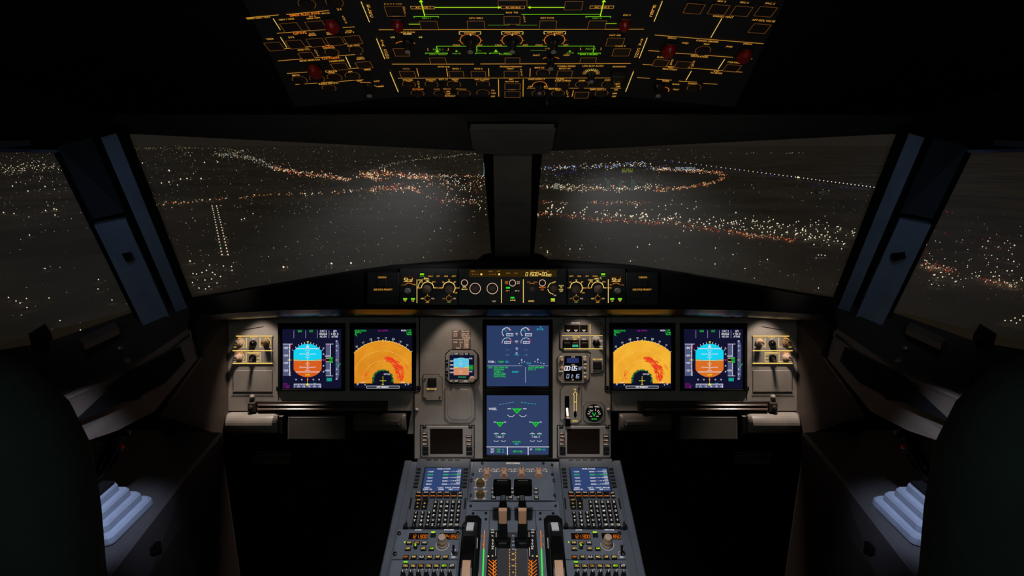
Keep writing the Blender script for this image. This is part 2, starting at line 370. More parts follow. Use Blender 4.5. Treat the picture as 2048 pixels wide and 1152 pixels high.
def pfd(dx, label, earth):
    X = lambda x: x+dx
    t, so = display_unit(X(566.5), 658, X(683.5), 776, label, 'flight display', NAVY)
    b = MB(FP)
    z = lambda zx, zy: (X(560+zx/8.53), 650+zy/8.53)
    def Z(x0, y0, x1, y1, m, n): a = z(x0, y0); c = z(x1, y1); b.rect(a[0], a[1], c[0], c[1], m, n)
    # attitude ball: truncated circle split by the horizon
    cx, cy = z(486, 600)
    up = []; dn = []
    for i in range(41):
        a = math.pi*i/40; x = 486+284*math.cos(a); y = 600-284*math.sin(a); up.append(z(max(248, min(724, x)), y)); dn.append(z(max(248, min(724, x)), 1200-y))
    b.flat([FP.uv(*q) for q in up], SKY, SN); b.flat([FP.uv(*q) for q in dn[::-1]], earth, SN)
    n = SN+.0003
    Z(250, 597, 722, 604, WHT, n); Z(285, 394, 690, 404, WHT, n); Z(285, 788, 690, 800, WHT, n)
    for y, w in ((435, 40), (462, 20), (490, 95), (518, 20), (546, 38), (630, 18), (656, 38), (685, 20), (714, 95), (742, 20), (768, 40)): Z(486-w, y-3.5, 486+w, y+3.5, WHT, n)
    for y in (490, 714):
        for x in (368, 606): a = z(x, y); b.text('10', a[0], a[1], 2.6, WHT, 4, n)
    b.tri([z(486, 322), z(458, 382), z(514, 382)], WHT, n)
    for a in (-55, -42, -30, -20, -10, 10, 20, 30, 42, 55):
        r0, r1 = (34.0, 37) if abs(a) < 50 else (34, 38); b.tick(cx, cy, r0, r1-.6, 90-a, 1.1 if abs(a) < 50 else .7, WHT, n)
    b.tri([z(470, 275), z(510, 275), z(490, 312)], YEL, n)
    # yellow aircraft wings, outlined black
    for sgn in (-1, 1):
        for q in ([(486+sgn*236, 590), (486+sgn*132, 590), (486+sgn*132, 628)],):
            b.line([z(*p) for p in q], 1.9, BLK, n+.0002); b.line([z(*p) for p in q], .9, YEL, n+.0004)
    Z(476, 585, 496, 605, YEL, n+.0003); Z(483, 560, 489, 720, LGRN if False else YEL, n+.0001); Z(395, 598, 600, 603, YEL, n)
    a = z(486, 842); b.text('1030', a[0], a[1], 3.4, YEL, 9, n)
    # speed tape
    Z(68, 320, 180, 862, TAPE, SN); Z(178, 320, 188, 862, WHT, n); Z(68, 317, 232, 325, WHT, n)
    for y, s in ((385, '180'), (513, '160'), (640, '140'), (768, '120')):
        a = z(118, y); b.text(s, a[0], a[1], 4, WHT, 8.2, n); Z(160, y-3, 180, y+3, WHT, n)
    for y in (449, 577, 705, 832): Z(166, y-3, 180, y+3, WHT, n)
    Z(190, 325, 200, 405, RED, n)
    for i in range(5): Z(190, 760+22*i, 199, 770+22*i, AMBO if i < 2 else WHT, n)
    a = z(150, 590); b.tri([z(150, 600), z(150, 585), z(212, 592)], YEL, n+.0002); Z(190, 588, 214, 595, YEL, n+.0002)
    # altitude tape
    Z(795, 320, 872, 862, TAPE, SN); Z(872, 320, 880, 862, WHT, n); Z(795, 317, 925, 324, WHT, n); Z(795, 858, 920, 865, WHT, n)
    Z(800, 572, 860, 612, BLK, n); Z(795, 565, 862, 571, YEL, n+.0001); Z(795, 613, 862, 619, YEL, n+.0001)
    Z(858, 545, 918, 640, DGRN, n+.0001); Z(865, 575, 918, 610, BLK, n+.0002); a = z(890, 592); b.text('15', a[0], a[1], 4, LGRN, 5, n+.0003)
    a = z(888, 558); b.text('20', a[0], a[1], 3, LGRN, 4.5, n+.0003); a = z(888, 625); b.text('80', a[0], a[1], 3, LGRN, 4.5, n+.0003)
    for y, s in ((527, '>010'), (768, '>005')): a = z(822, y); b.text(s, a[0], a[1], 3.8, WHT, 9.5, n+.0001)
    for y in (380, 430, 680, 720, 820): Z(864, y-3, 874, y+3, WHT, n)
    a = z(822, 336); b.text('1500', a[0], a[1], 3, MAG, 6, n)
    a = z(745, 590); Z(724, 586, 788, 595, RED, n); 
    for y in (392, 492, 690, 790): a = z(757, y); b.arc(a[0], a[1], 1.1, 0, 360, .6, WHT, n)
    for x in (290, 388, 585, 682): a = z(x, 924); b.arc(a[0], a[1], 1.1, 0, 360, .6, WHT, n)
    a = z(757, 592); b.line([z(745, 592), z(757, 575), z(769, 592), z(757, 609)], .7, MAG, n+.0001, True)
    # vertical speed scale
    b.flat([FP.uv(*z(*q)) for q in ((962, 262), (1000, 262), (1022, 340), (1022, 840), (1000, 925), (962, 925))], TAPE, SN)
    for y, s in ((268, '6'), (352, '2'), (432, '1'), (748, '1'), (830, '2'), (912, '6')): a = z(975, y); b.text(s, a[0], a[1], 3.4, WHT, 2.4, n); Z(990, y-3, 1002, y+3, WHT, n)
    Z(960, 587, 996, 595, YEL, n); b.line([z(995, 722), z(1044, 650)], .9, LGRN, n+.0003)
    Z(812, 898, 894, 950, DGRN, SN); b.orect(*z(812, 898), *z(894, 950), .5, CYAN, n); a = z(853, 924); b.text('QNH', a[0], a[1], 3.4, CYAN, 7, n+.0001)
    # flight mode annunciator
    for x in (253, 453, 652, 850): Z(x-3, 88, x+3, 220, WHTD, n)
    for x, y, s, m, w in ((353, 100, 'G/S', LGRN, 8), (548, 100, 'LOC', LGRN, 7.5), (752, 100, 'CAT 3', WHT, 13), (752, 148, 'SINGLE', WHT, 15), (752, 192, 'NO DH', WHT, 13), (948, 100, 'AP1', WHT, 7), (948, 148, '1 FD 2', WHT, 14.5), (948, 192, 'A/THR', WHT, 13)):
        a = z(x, y); b.text(s, a[0], a[1], 4, m, w, n)
    # heading strip
    Z(256, 1000, 712, 1062, TAPE, SN); Z(256, 996, 712, 1003, WHT, n); Z(254, 996, 260, 1062, WHT, n); Z(708, 996, 714, 1062, WHT, n)
    for i, x in enumerate((288, 333, 378, 423, 468, 513, 558, 603, 648, 693)): Z(x-3, 1003, x+3, 1020 if i % 2 else 1012, WHT, n)
    for x, s in ((333, '12'), (425, '13'), (513, '14'), (603, '15'), (693, '16')): a = z(x, 1042); b.text(s, a[0], a[1], 3.3, WHT, 4.2, n)
    b.tri([z(486, 968), z(464, 1025), z(508, 1025)], YEL, n+.0002); Z(482, 895, 490, 960, YEL, n)
    b.line([z(470, 924), z(486, 905), z(502, 924), z(486, 943)], .7, RED, n+.0001, True)
    b.line([z(590, 980), z(608, 1000), z(622, 980)], .8, CYAN, n)
    for y, s, w in ((998, 'FYCE', 8), (1028, '111.90', 12), (1056, '2.1 NM', 11)): a = z(76, y); b.text(s, a[0], a[1], 3, MAG, w, n, al='L')
    b.build('screen_symbols', so); return t
pfd(0, 'left flight display with blue-orange horizon ball, beside the left lighting knobs', EARTH)
pfd(mx(566.5)-683.5, 'right flight display with blue-orange horizon ball, beside the right lighting knobs', glow((216, 108, 36), 1, True))

def ndm(name, o, yv):
    m = bpy.data.materials.new(name); m.use_nodes = True; t = m.node_tree; t.nodes.clear()
    out = t.nodes.new('ShaderNodeOutputMaterial'); e = t.nodes.new('ShaderNodeEmission'); tc = t.nodes.new('ShaderNodeTexCoord')
    n = t.nodes.new('ShaderNodeTexNoise'); n.inputs['Scale'].default_value = 25; r = t.nodes.new('ShaderNodeValToRGB')
    r.color_ramp.elements[0].color = (*lin(o), 1); r.color_ramp.elements[1].color = (*lin(yv), 1); r.color_ramp.elements[0].position = .35; r.color_ramp.elements[1].position = .65
    t.links.new(tc.outputs['Object'], n.inputs[0]); t.links.new(n.outputs['Fac'], r.inputs[0]); t.links.new(r.outputs[0], e.inputs[0]); t.links.new(e.outputs[0], out.inputs[0]); return m
def nd(dx, label, om):
    t, so = display_unit(709.5+dx, 657.5, 825+dx, 775.5, label, 'navigation display', glow((14, 17, 36), 1, True))
    b = MB(FP); z = lambda zx, zy: (700+dx+zx/8.533, 650+zy/8.533)
    rr = random.Random(3)
    P = []
    for i in range(61):
        a = math.pi*(.5+.25) - math.pi*.5*i/60*1.0
        P.append((572+690*math.cos(a), 955-690*math.sin(a)))
    # radar fan clipped to the screen
    pts = [(86, 990), (86, 490)]
    for i in range(41):
        x = 90+i*(1058-90)/40; pts.append((x, 955-math.sqrt(max(0, 690**2-(x-572)**2))))
    pts += [(1060, 490), (1060, 990)]
    pts = [(x, min(y, 990)) for x, y in pts]
    pts += [(740, 990)] + [(572+166*math.cos(R(a)), 930-166*math.sin(R(a))) for a in range(-20, 201, 10)] + [(404, 990)]
    q = [FP.uv(*z(*p)) for p in pts]
    # triangulated as columns so that the concave outline stays clean
    n = SN
    cols = 48
    for i in range(cols):
        x0 = 86+(1060-86)*i/cols; x1 = 86+(1060-86)*(i+1)/cols
        def top(x): return 955-math.sqrt(max(0, 690**2-(x-572)**2))
        def bot(x): return 990 if abs(x-572) > 166 else 930-math.sqrt(max(0, 166**2-(x-572)**2))
        b.flat([FP.uv(*z(x0, bot(x0))), FP.uv(*z(x1, bot(x1))), FP.uv(*z(x1, top(x1))), FP.uv(*z(x0, top(x0)))], om, n)
    n += .0002
    c = z(572, 955); S = 1/8.533
    b.arc(c[0], c[1], 690*S, 45.5, 134.5, .8, AMBL, n, 30)
    for r_, d in ((520, 26), (350, 20)): b.arc(c[0], c[1], r_*S, 12 if r_ < 400 else 24, 168 if r_ < 400 else 156, .7, AMBL, n, d*2-1, True)
    for a, s in ((136, '09'), (127, '10'), (117, '11'), (106, '12'), (96, '13'), (86, '14'), (76, '15'), (66, '16'), (56, '17'), (46, '18')):
        b.tick(c[0], c[1], 690*S, 715*S, a, .7, WHT, n); x, y = c[0]+742*S*math.cos(R(a)), c[1]-742*S*math.sin(R(a))
        if a < 135 and a > 47: b.text(s, x, y, 3.4 if s in ('12', '15') else 2.8, WHT, 4.6 if s in ('12', '15') else 3.6, n, a-90)
    for a in (131, 122, 111.5, 101, 91, 81, 71, 61, 51): b.tick(c[0], c[1], 690*S, 700*S, a, .6, WHT, n)
    # red echoes: bundles of short arcs
    REDS = [glow((226, 66, 30)), glow((236, 40, 34)), glow((232, 96, 34))]
    for k in range(130):
        u = rr.random(); a0 = 88-u*84; rad = 398-108*u+rr.gauss(0, 12+26*math.sin(3.14*u))
        a1 = max(a0-rr.uniform(5, 16), -1); b.arc(c[0], c[1], rad*S, max(a0, 4), a1 if a1 > 2 else 2, rr.uniform(.6, 2.2), REDS[rr.randrange(3)], n+.00005*(k % 5), 4)
    for k in range(20):
        a0 = rr.uniform(140, 172); b.arc(c[0], c[1], (310+rr.gauss(0, 24))*S, a0, a0+rr.uniform(4, 9), rr.uniform(.5, 1.2), REDS[rr.choice((0, 2))], n, 3)
    for k in range(5):
        a0 = rr.uniform(30, 60); b.arc(c[0], c[1], (470+rr.gauss(0, 12))*S, a0, a0-rr.uniform(4, 9), rr.uniform(.5, .9), REDS[2], n, 3)
    # green ragged rim of the near field
    for k in range(46):
        a = rr.uniform(-12, 192); x, y = 572+166*math.cos(R(a)), 930-166*math.sin(R(a)); s_ = rr.uniform(8, 20)
        b.rect(*z(x-s_, y-s_*.7), *z(x+s_, y+s_*.7), rr.choice((DGRN, glow((20, 60, 40)), glow((30, 90, 60)))), n+.0001)
    b.line([z(572, 870), z(572, 1010)], .8, YEL, n+.0003); b.line([z(520, 943), z(624, 943)], .8, YEL, n+.0003); b.line([z(555, 1003), z(588, 1003)], .8, YEL, n+.0003)
    b.line([z(574, 240), z(574, 298)], .9, YEL, n+.0001)
    a = z(640, 832); b.text('RWY13R', a[0], a[1], 3, WHT, 12, n+.0004)
    a = z(850, 350); b.line([z(830, 370), z(850, 345), z(872, 365)], .6, DGRN, n)
    for x, y, s, m, w in ((190, 93, 'GS128 TAS132', LGRN, 23), (150, 124, '090/10', LGRN, 12), (575, 93, 'ILS APPR', MAG, 20), (925, 90, 'MUZIN', WHT, 10), (1020, 88, '137', LGRN, 7), (1012, 124, '2.1NM', LGRN, 10), (1018, 155, '00:06', LGRN, 9.5)):
        a = z(x, y); b.text(s, a[0], a[1], 3, m, w, n)
    b.line([z(135, 185), z(100, 150)], .9, LGRN, n); b.line([z(100, 168), z(100, 148), z(122, 150)], .9, LGRN, n)
    b.orect(*z(297, 1034), *z(848, 1070), .6, WHT, n); a = z(572, 1052); b.text('GPS PRIMARY', a[0], a[1], 3.4, WHT, 25, n)
    for x, y in ((142, 1003), (1002, 998)): a = z(x, y); b.text('0', a[0], a[1], 4, WHT, 3, n)
    for x, y in ((270, 1015), (955, 1015)): a = z(x, y); b.text('V', a[0], a[1], 3, WHT, 3, n)
    for x in (230, 910): a = z(x, 972); b.text('2100', a[0], a[1], 2, WHT, 8, n)
    for x, m in ((508, MAG), (840, MAG), (735, CYAN)): a = z(x, 300 if x > 800 else 255); b.line([(a[0]-1.2, a[1]-1.2), (a[0]+1.2, a[1]+1.2)], .8, m, n+.0002)
    b.build('screen_symbols', so); return t
nd(0, 'left weather radar display, orange fan with red echoes left of the centre screens', ndm('radar_orange', (216, 134, 30), (228, 150, 36)))
nd(mx(709.5)-825, 'right weather radar display, yellower orange fan with red echoes right of the centre screens', ndm('radar_amber', (236, 164, 44), (244, 180, 52)))

# ---- upper engine display
t, so = display_unit(973.5, 651, 1097, 771.5, 'upper centre screen with two round engine dials over green memo lines', 'engine display', BLUEG)
b = MB(FP); z = lambda zx, zy: (965+zx/8.229, 640+zy/8.229); n = SN
def zt(s, x, y, h, m, w, al='C'): a = z(x, y); b.text(s, a[0], a[1], h, m, w, n, al=al)
for x in (400, 707):
    a = z(x-0, 200); b.arc(a[0], a[1], 9.2, 55, 225, .9, WHT, n); b.arc(a[0], a[1], 9.2, 25, 52, 1.1, MAG if False else RED, n)
    for q in (60, 85, 105, 125, 145, 222): b.tick(a[0], a[1], 8, 10.2, q, .8, WHT, n)
    b.line([z(x+5, 195), z(x-50, 140)], .7, LGRN if False else CYAN, n)
    b.text('10', a[0]+5.5, a[1]-5.5, 3, WHT, 4, n+.0001, -40)
    b.orect(*z(x-2, 218), *z(x+100, 260), .9, WHT, n); a2 = z(x+49, 239); b.text('23.4', a2[0], a2[1], 3.4, WHTD, 9, n)
    a = z(x+5, 370); b.arc(a[0], a[1], 9.8, 45, 185, .8, WHT, n); b.arc(a[0], a[1], 9.8, 5, 45, 1.1, RED, n)
    b.tick(a[0], a[1], 7.5, 9.8, 105, .8, CYAN, n); b.orect(*z(x-36, 346), *z(x+60, 384), .9, WHT, n); a2 = z(x+12, 365); b.text('451', a2[0], a2[1], 3.2, WHTD, 8, n)
zt('N1', 563, 222, 3.6, WHT, 4); zt('%', 566, 247, 2.2, WHTD, 2.4); zt('EGT', 562, 350, 3.4, WHT, 6.5); zt('c', 566, 378, 2, WHTD, 2)
zt('N2', 565, 463, 3.4, WHT, 4); zt('%', 566, 487, 2.2, WHTD, 2.4); zt('FF', 563, 542, 3, WHT, 3.6); zt('KG/H', 565, 568, 2.6, CYAN, 8)
for x, y, s in ((415, 485, '61.9'), (715, 485, '61.7'), (413, 570, '340'), (715, 570, '340')): zt(s, x, y, 2.8, glow((80, 120, 130)), 7)
zt('CL', 958, 110, 3, CYAN, 4); zt('87.7%', 945, 150, 3.4, CYAN, 13)
zt('FOB :', 155, 683, 4.2, WHT, 13.5); zt('7600', 303, 683, 3.6, LGRN, 10.5); zt('KG', 402, 683, 3.6, CYAN, 5.5)
b.line([z(78, 747), z(650, 747)], .9, WHTD, n); b.line([z(752, 747), z(1080, 747)], .9, WHTD, n); b.line([z(706, 770), z(706, 1025)], .9, WHTD, n)
for y, s, x, w in ((775, 'LDG', 97, 8), (775, 'LDG GEAR DN', 188, 28), (811, 'SIGNS ON', 188, 20), (847, 'CABIN ....', 188, 20), (883, 'SPLRS ARM', 188, 23), (919, 'FLAPS FULL', 188, 24)): zt(s, x, y, 3.4, LGRN, w, 'L')
zt('CHECK', 540, 847, 3.4, CYAN, 13); zt('AUTO BRK MED', 755, 775, 3.4, LGRN, 31, 'L'); zt('ECO 17', 755, 808, 3.2, LGRN, 15, 'L')
zt('S', 645, 655, 4, WHT, 2.6); zt('F', 910, 650, 4, WHT, 2.6); zt('FULL', 765, 707, 3, CYAN, 9)
for x, y in ((603, 712), (648, 697), (692, 682), (862, 678), (910, 692), (960, 700), (1008, 712)): b.dot(*z(x, y), .9, WHT, n, 8)
b.build('screen_symbols', so)
# ---- lower system display
t, so = display_unit(973.5, 790, 1097, 908, 'lower centre screen showing the wheel page with three green triangles', 'system display', glow((48, 62, 100), 1, True))
b = MB(FP); z = lambda zx, zy: (965+zx/8.229, 780+zy/8.229); n = SN
zt('WHEEL', 170, 302, 4.6, WHT, 16)
for i in range(5):
    b.line([z(275+52*i, 232-9*i), z(308+52*i, 227-9*i)], .7, WHTD if i % 2 else CYAN, n); b.line([z(635+54*i, 197+6*i), z(665+54*i, 199+6*i)], .8, LGRN if i == 0 else CYAN, n)
for x, y, w in ((567, 300, 75), (287, 518, 66), (872, 518, 66)):
    b.tri([z(x-w, y), z(x, y+84), z(x+w, y)], LGRN, n); b.tri([z(x-w*.6, y+12), z(x, y+70), z(x-4, y+12)], DGRN, n+.0001); b.tri([z(x+w*.6, y+12), z(x, y+70), z(x+6, y+12)], DGRN, n+.0001)
    s2 = 1.35 if y < 400 else 1
    for g in (-1, 1): b.line([z(x+g*w*1.2*s2*.86, y), z(x+g*w*1.75*s2*.86, y)], 1.2, WHT, n)
b.line([z(480, 300), z(655, 300)], .7, LGRN, n)
for x in (470, 665): a = z(x, 360); b.arc(a[0], a[1], 8.5, 215, 325, .8, WHT, n)
for X0 in (285, 878):
    for g in (-58, 58):
        a = z(X0+g, 750); b.arc(a[0], a[1], 6.2, 45, 135, 1, WHT, n); a = z(X0+g, 785); b.arc(a[0], a[1], 6.2, 225, 315, .8, WHT, n)
        zt('65', X0+g, 728, 2.6, LGRN, 4)
    zt('1 REL 2', X0, 762, 3, WHT, 15)
zt('AUTO BRK', 562, 840, 2.8, LGRN, 17); zt('MED', 563, 875, 2.8, CYAN, 7)
b.line([z(70, 925), z(1092, 925)], 1.3, WHT, n)
for x in (411, 750): b.line([z(x, 925), z(x, 1055)], 1.7, WHT, n)
zt('TAT', 165, 965, 3.8, WHT, 7.5); zt('SAT', 165, 1005, 3.8, WHT, 7.5); zt('+16', 262, 965, 3.6, LGRN, 7); zt('+15', 262, 1005, 3.6, LGRN, 7)
zt('c', 340, 965, 3, CYAN, 3); zt('c', 340, 1005, 3, CYAN, 3); zt('00 H 06', 580, 998, 3.6, LGRN, 18); zt('GW', 797, 965, 3.8, WHT, 5); zt('57200', 915, 965, 3.6, LGRN, 12); zt('KG', 1010, 968, 3, CYAN, 4.5)
b.build('screen_symbols', so)

# ---- standby instrument
def octo(x0, y0, x1, y1, c): return [(x0+c, y0), (x1-c, y0), (x1, y0+c), (x1, y1-c), (x1-c, y1), (x0+c, y1), (x0, y1-c), (x0, y0+c)]
CN = .0045
t = thing(FP, 'standby_horizon', 923, 733, 'small eight-sided standby horizon instrument left of the upper centre screen', 'standby instrument')
b = MB(FP); b.pprism(octo(890.5, 699, 957, 767, 9), .003, CN+.0004, groove); b.pprism(octo(892, 700.5, 955.5, 765, 9), CN, .009, unit_grey, .001); b.build('case', t)
b = MB(FP); b.pbox(900, 709.5, 948.5, 757, .009, .0095, NAVY); so = b.build('screen', t)
b = MB(FP); n = .0098
b.rect(908, 716, 938, 734, glow((96, 196, 226), 1, True), n); b.rect(908, 734, 938, 749, glow((206, 136, 98), 1, True), n)
b.arc(923, 740, 25, 62, 118, 1, glow((150, 220, 240)), n+.0002)
for y in (721, 728.7, 736, 743.5): b.text('160', 904, y, 3, WHT, 6, n+.0002); b.line([(907.5, y), (909.5, y)], .8, WHT, n+.0003)
for y in (716, 742): b.text('010', 942, y, 3, WHT, 6, n+.0002)
b.rect(938, 729, 947, 739, DGRN, n); b.text('15', 942.5, 734, 3.4, LGRN, 5, n+.0002); b.text('1013 HPA', 925, 753, 2.4, LGRN, 15, n)
for y, w in ((721, 2), (725.5, 4), (729, 2), (741, 4), (745, 2)): b.line([(922-w, y), (922+w, y)], .6, WHT, n+.0003)
for s in (-1, 1): b.line([(923+s*14, 733.5), (923+s*7, 733.5)], 1, YEL, n+.0004)
for i in range(8): b.line([(936, 717+i*4), (938.5, 717+i*4)], .6, WHT, n+.0003)
b.build('screen_symbols', so)
for x0, y0, x1, y1, s in ((908, 704.5, 919, 708.5, 'BUGS'), (928, 704.5, 939, 708.5, 'LS'), (892.5, 718.5, 897, 729.5, '+'), (892.5, 740, 897, 751, '-'), (900, 758.5, 907, 763, 'ATT'), (909, 758.5, 919, 763, 'RST')):
    b = MB(FP); b.pbox(x0, y0, x1, y1, .009, .0115, keyblk, .0006); b.text(s, (x0+x1)/2, (y0+y1)/2, 2.6, PALEW, min(x1-x0-2, 7), .0117); b.build('key', t)
b = MB(FP); b.text('BARO', 932, 761, 2.4, PALEW, 7, .0093); b.build('legend', t)
b = MB(FP); b.pknob(945, 757, 6.2, [(1, .009), (1, .018), (.85, .021), (.5, .0215)], beige, 1, 24, .06); b.build('knob', t)
# ---- speed placard
t = thing(FP, 'speed_limit_placard', 921, 678, 'small pinkish speed limit placard printed with rows of figures above the standby horizon', 'placard')
b = MB(FP); b.pbox(904, 660, 941, 697.5, .0042, .0052, mat('placard_brown', (112, 94, 84), .6)); b.build('plate', t); b = MB(FP)
for x, y, s, w in ((912, 662.5, 'LIMIT', 10), (931, 662.5, 'SPD KIAS', 16), (911, 667.5, 'VLE', 8), (931, 667.5, '280/.67', 16), (911, 671.5, 'VLO', 8), (928, 671.5, 'EXT', 9), (936, 671.5, '250/.60', 9), (930, 675.5, 'RET', 9), (937, 675.5, '220', 8), (911, 684, 'VFE', 8), (921, 681, '1', 1.5), (923, 684.5, '1+F', 6), (921, 688, '2', 2), (921, 692, '3', 2), (917, 695.5, 'FULL', 9), (933, 681, '230', 9), (933, 684.6, '215', 9), (933, 688.2, '200', 9), (933, 691.8, '185', 9), (933, 695.4, '177', 9)): b.text(s, x, y, 2.8, PALE, w, .0055)
b.line([(906, 678.6), (939, 678.6)], .7, PALE, .0055); b.build('lettering', t)

def fixplate(F, x0, y0, x1, y1, notch, name, label, cat):
    t = thing(F, name, (x0+x1)/2, (y0+y1)/2, label, cat); return t
def notched(x0, y0, x1, y1, c, corners):
    p = []
    for k, (x, y, a, d) in enumerate(((x0, y0, (0, 1), (1, 0)), (x1, y0, (-1, 0), (0, 1)), (x1, y1, (0, -1), (-1, 0)), (x0, y1, (1, 0), (0, -1)))):
        if k in corners: p += [(x+a[0]*c, y+a[1]*c), (x+(a[0]+d[0])*c*.8, y+(a[1]+d[1])*c*.8), (x+d[0]*c, y+d[1]*c)]
        else: p += [(x, y)]
    return p
def button(t, x0, y0, x1, y1, n0=.006, h=.004, m=None, txt=None, name='push_button', tm=None, tw=None):
    b = MB(FP); b.pbox(x0-1.2, y0-1.2, x1+1.2, y1+1.2, n0-.003, n0+.0004, groove); b.pbox(x0, y0, x1, y1, n0, n0+h, m or keyblk, .0008)
    if txt: b.text(txt, (x0+x1)/2, (y0+y1)/2, 2.6, tm or PALEW, tw or (x1-x0)*.7, n0+h+.0003)
    return b.build(name, t)
t = thing(FP, 'terrain_switch_panel', 866, 773, 'small notched switch plate with one dark square button low left of the standby horizon', 'switch panel')
b = MB(FP); P = notched(847, 747.5, 885, 800, 6, (1, 3)); b.pprism([(x, y) for x, y in P], .003, .0066, unit_grey, .0008)
b.line(P, .8, groove, .0068, True); b.text('TERR ON ND', 863.5, 777, 2.8, AMBL, 20, .0070); b.build('plate', t); button(t, 857.5, 756.5, 872.5, 771, .0066)
for x, y in ((851.5, 757), (880, 793)): b = MB(FP); b.screw(x, y, 2.4, steel, .009); b.build('screw', t)
t = thing(FP, 'blanking_plate', 919, 806, 'blank eight-sided recessed cover plate below the standby horizon', 'cover plate')
b = MB(FP); P = octo(889, 768.5, 950.5, 846, 10); b.pprism(P, .003, .0052, unit_grey, .0008); b.line(P, .9, steel, .0055, True); b.line(octo(891, 771, 948.5, 843, 9), .6, groove, .0056, True)
b.pprism(octo(896, 778, 944, 838, 8), .0052, .0060, unit_grey, .0006); b.build('plate', t)
# ---- landing gear / autobrake panel
t = thing(FP, 'autobrake_panel', 1160, 668, 'notched landing gear and autobrake panel with arrow lights and a round black switch', 'control panel')
b = MB(FP); P = [(1127, 638), (1198, 638), (1200, 648), (1206, 650), (1206, 739), (1200, 745), (1180.5, 746), (1180.5, 705), (1176, 701), (1128, 701), (1120, 695), (1120, 650), (1127, 648)]
b.prism([FP.uv(*q) for q in P], .003, .0066, unit_grey); b.line(P, .8, groove, .0068, True); b.line([(1128, 702), (1177, 702), (1182, 706)], .7, steel, .0069); b.build('plate', t)
b = MB(FP); n = .0070
b.line([(1124, 670.5), (1204, 670.5)], .9, AMBL, n); b.line([(1128, 697), (1204, 697)], 1.5, AMBL, n); b.line([(1179.5, 648), (1179.5, 668)], 1, AMBL, n); b.line([(1179.5, 673), (1179.5, 695)], 1, AMBL, n); b.line([(1128, 664.6), (1175, 664.6)], .6, PALE, n)
for x, y, s, w, m in ((1151, 645.5, 'LDG GEAR', 17, PALEW), (1152, 673.6, 'AUTO BRK', 16, AMBL), (1133.5, 677.6, 'LO', 4, PALEW), (1149.5, 678, 'MED', 7, AMBL), (1168, 678, 'MAX', 6.5, PALEW), (1191.5, 673.3, 'A/SKID &', 12, PALEW), (1191.5, 676.6, 'N/W STRG', 15, PALE), (1201, 681, 'ON', 5, PALEW), (1201, 693, 'OFF', 6, PALEW)): b.text(s, x, y, 2.6, m, w, n)
b.text('TERR ON ND', 1194, 718, 2.8, AMBL, 20, n); b.build('legend', t)
for x in (1136, 1151, 1167):
    o = button(t, x-6.5, 651, x+6.5, 663.5, .0066, .003, darkglass, name='gear_light'); b = MB(FP); b.line([(x-3.3, 659.5), (x+3.3, 659.5), (x, 662.3)], .9, PALEW, .0100, True); b.build('arrow', o)
for x, m in ((1133.5, None), (1149.5, 1), (1168, None)):
    o = button(t, x-6.8, 680.5, x+6.8, 693.5, .0066, .004, darkglass); b = MB(FP); b.line([(x-5, 684.8), (x+5, 684.8)], 1.6, mat('button_groove', (120, 108, 100)), .0110)
    if m: b.rect(x-5.5, 688.6, x+5.5, 693, glow((60, 190, 150)), .0110); b.text('ON', x, 691, 2.4, BLK, 6, .0112)
    b.build('caption', o)
b = MB(FP); b.pknob(1191.3, 686, 7, [(1, .0066), (1, .009), (.9, .010)], gloss, seg=24); b.build('switch_base', t)
b = MB(FP); c = FP.uv(1191.3, 686); e = FP.uv(1193.5, 679.5, .03); b.bar([(c[0], c[1], .008), (e[0], e[1], .030)], [.004, .0065], [.004, .0065], steel); b.lathe(e, [(.0034, .028), (.0042, .031), (.003, .034), (.001, .035)], mat('switch_tip_white', (236, 216, 204), .4), 12); b.build('switch_lever', t)
for x, y in ((1124.5, 656), (1201.5, 666.5), (1187, 741)): b = MB(FP); b.screw(x, y, 2.4, steel, .009); b.build('screw', t)
button(t, 1186.5, 723.5, 1201, 736.5, .0066, .004)
# ---- clock
t = thing(FP, 'cockpit_clock', 1145, 734, 'digital clock reading 00:05 and 01:16 under the autobrake panel', 'clock')
b = MB(FP); P = octo(1114.5, 704.5, 1178, 766, 9); b.pprism(P, .003, .0068, unit_grey, .001); b.line(P, .9, groove, .0071, True); b.line([(1123, 767.3), (1169, 767.3)], .8, steel, .0049); b.build('case', t)
b = MB(FP); b.pprism(octo(1128, 711, 1163.5, 760, 2), .0068, .0080, gloss, .0004); so = b.build('dial_face', t); b = MB(FP); n = .0083
b.rect(1133, 715, 1157, 725, glow((38, 50, 100)), n)
for s, x, y, w in (('CHR', 1145.5, 713, 8), ('UTC', 1145.5, 728.7, 7.5), ('ET', 1145.5, 758.5, 4)): b.text(s, x, y, 2.6, PALE, w, n)
b.seg7('00', 1129, 735.6, 8, 5.3, WHT, n, .22, .22); b.seg7(':', 1140, 735.6, 8, 5, WHT, n); b.seg7('05', 1144, 735.6, 8, 5, WHT, n, .22, .22); b.seg7('32', 1155.5, 736, 5.6, 3.8, WHTD, n, .16, .25)
b.seg7('01', 1133, 751.5, 7.4, 6.0, WHTD, n, .16, .3); b.seg7(':', 1144, 751.5, 7, 5, WHTD, n); b.seg7('16', 1148, 751.5, 7.4, 5.5, WHTD, n, .16, .3); b.build('digits', so)
b = MB(FP)
for s, x, y, w in (('RST', 1122.5, 712.6, 6), ('CHR', 1168.5, 712.6, 6), ('GPS', 1170, 727.5, 6), ('ET', 1170, 745, 6), ('DATE', 1122, 741.6, 8)): b.text(s, x, y, 2.4, PALEW, w, .0071)
b.build('legend', t)
for x, y, r, m in ((1123.5, 719.5, 3.4, beige), (1168.8, 719.3, 3.2, beige), (1123.5, 736, 3.8, tan), (1169, 736, 3, beige), (1169.5, 754, 3, beige)):
    b = MB(FP); b.pknob(x, y, r, [(1, .0068), (1, .010), (.8, .012), (.4, .0125)], m, seg=16); b.build('knob', t)
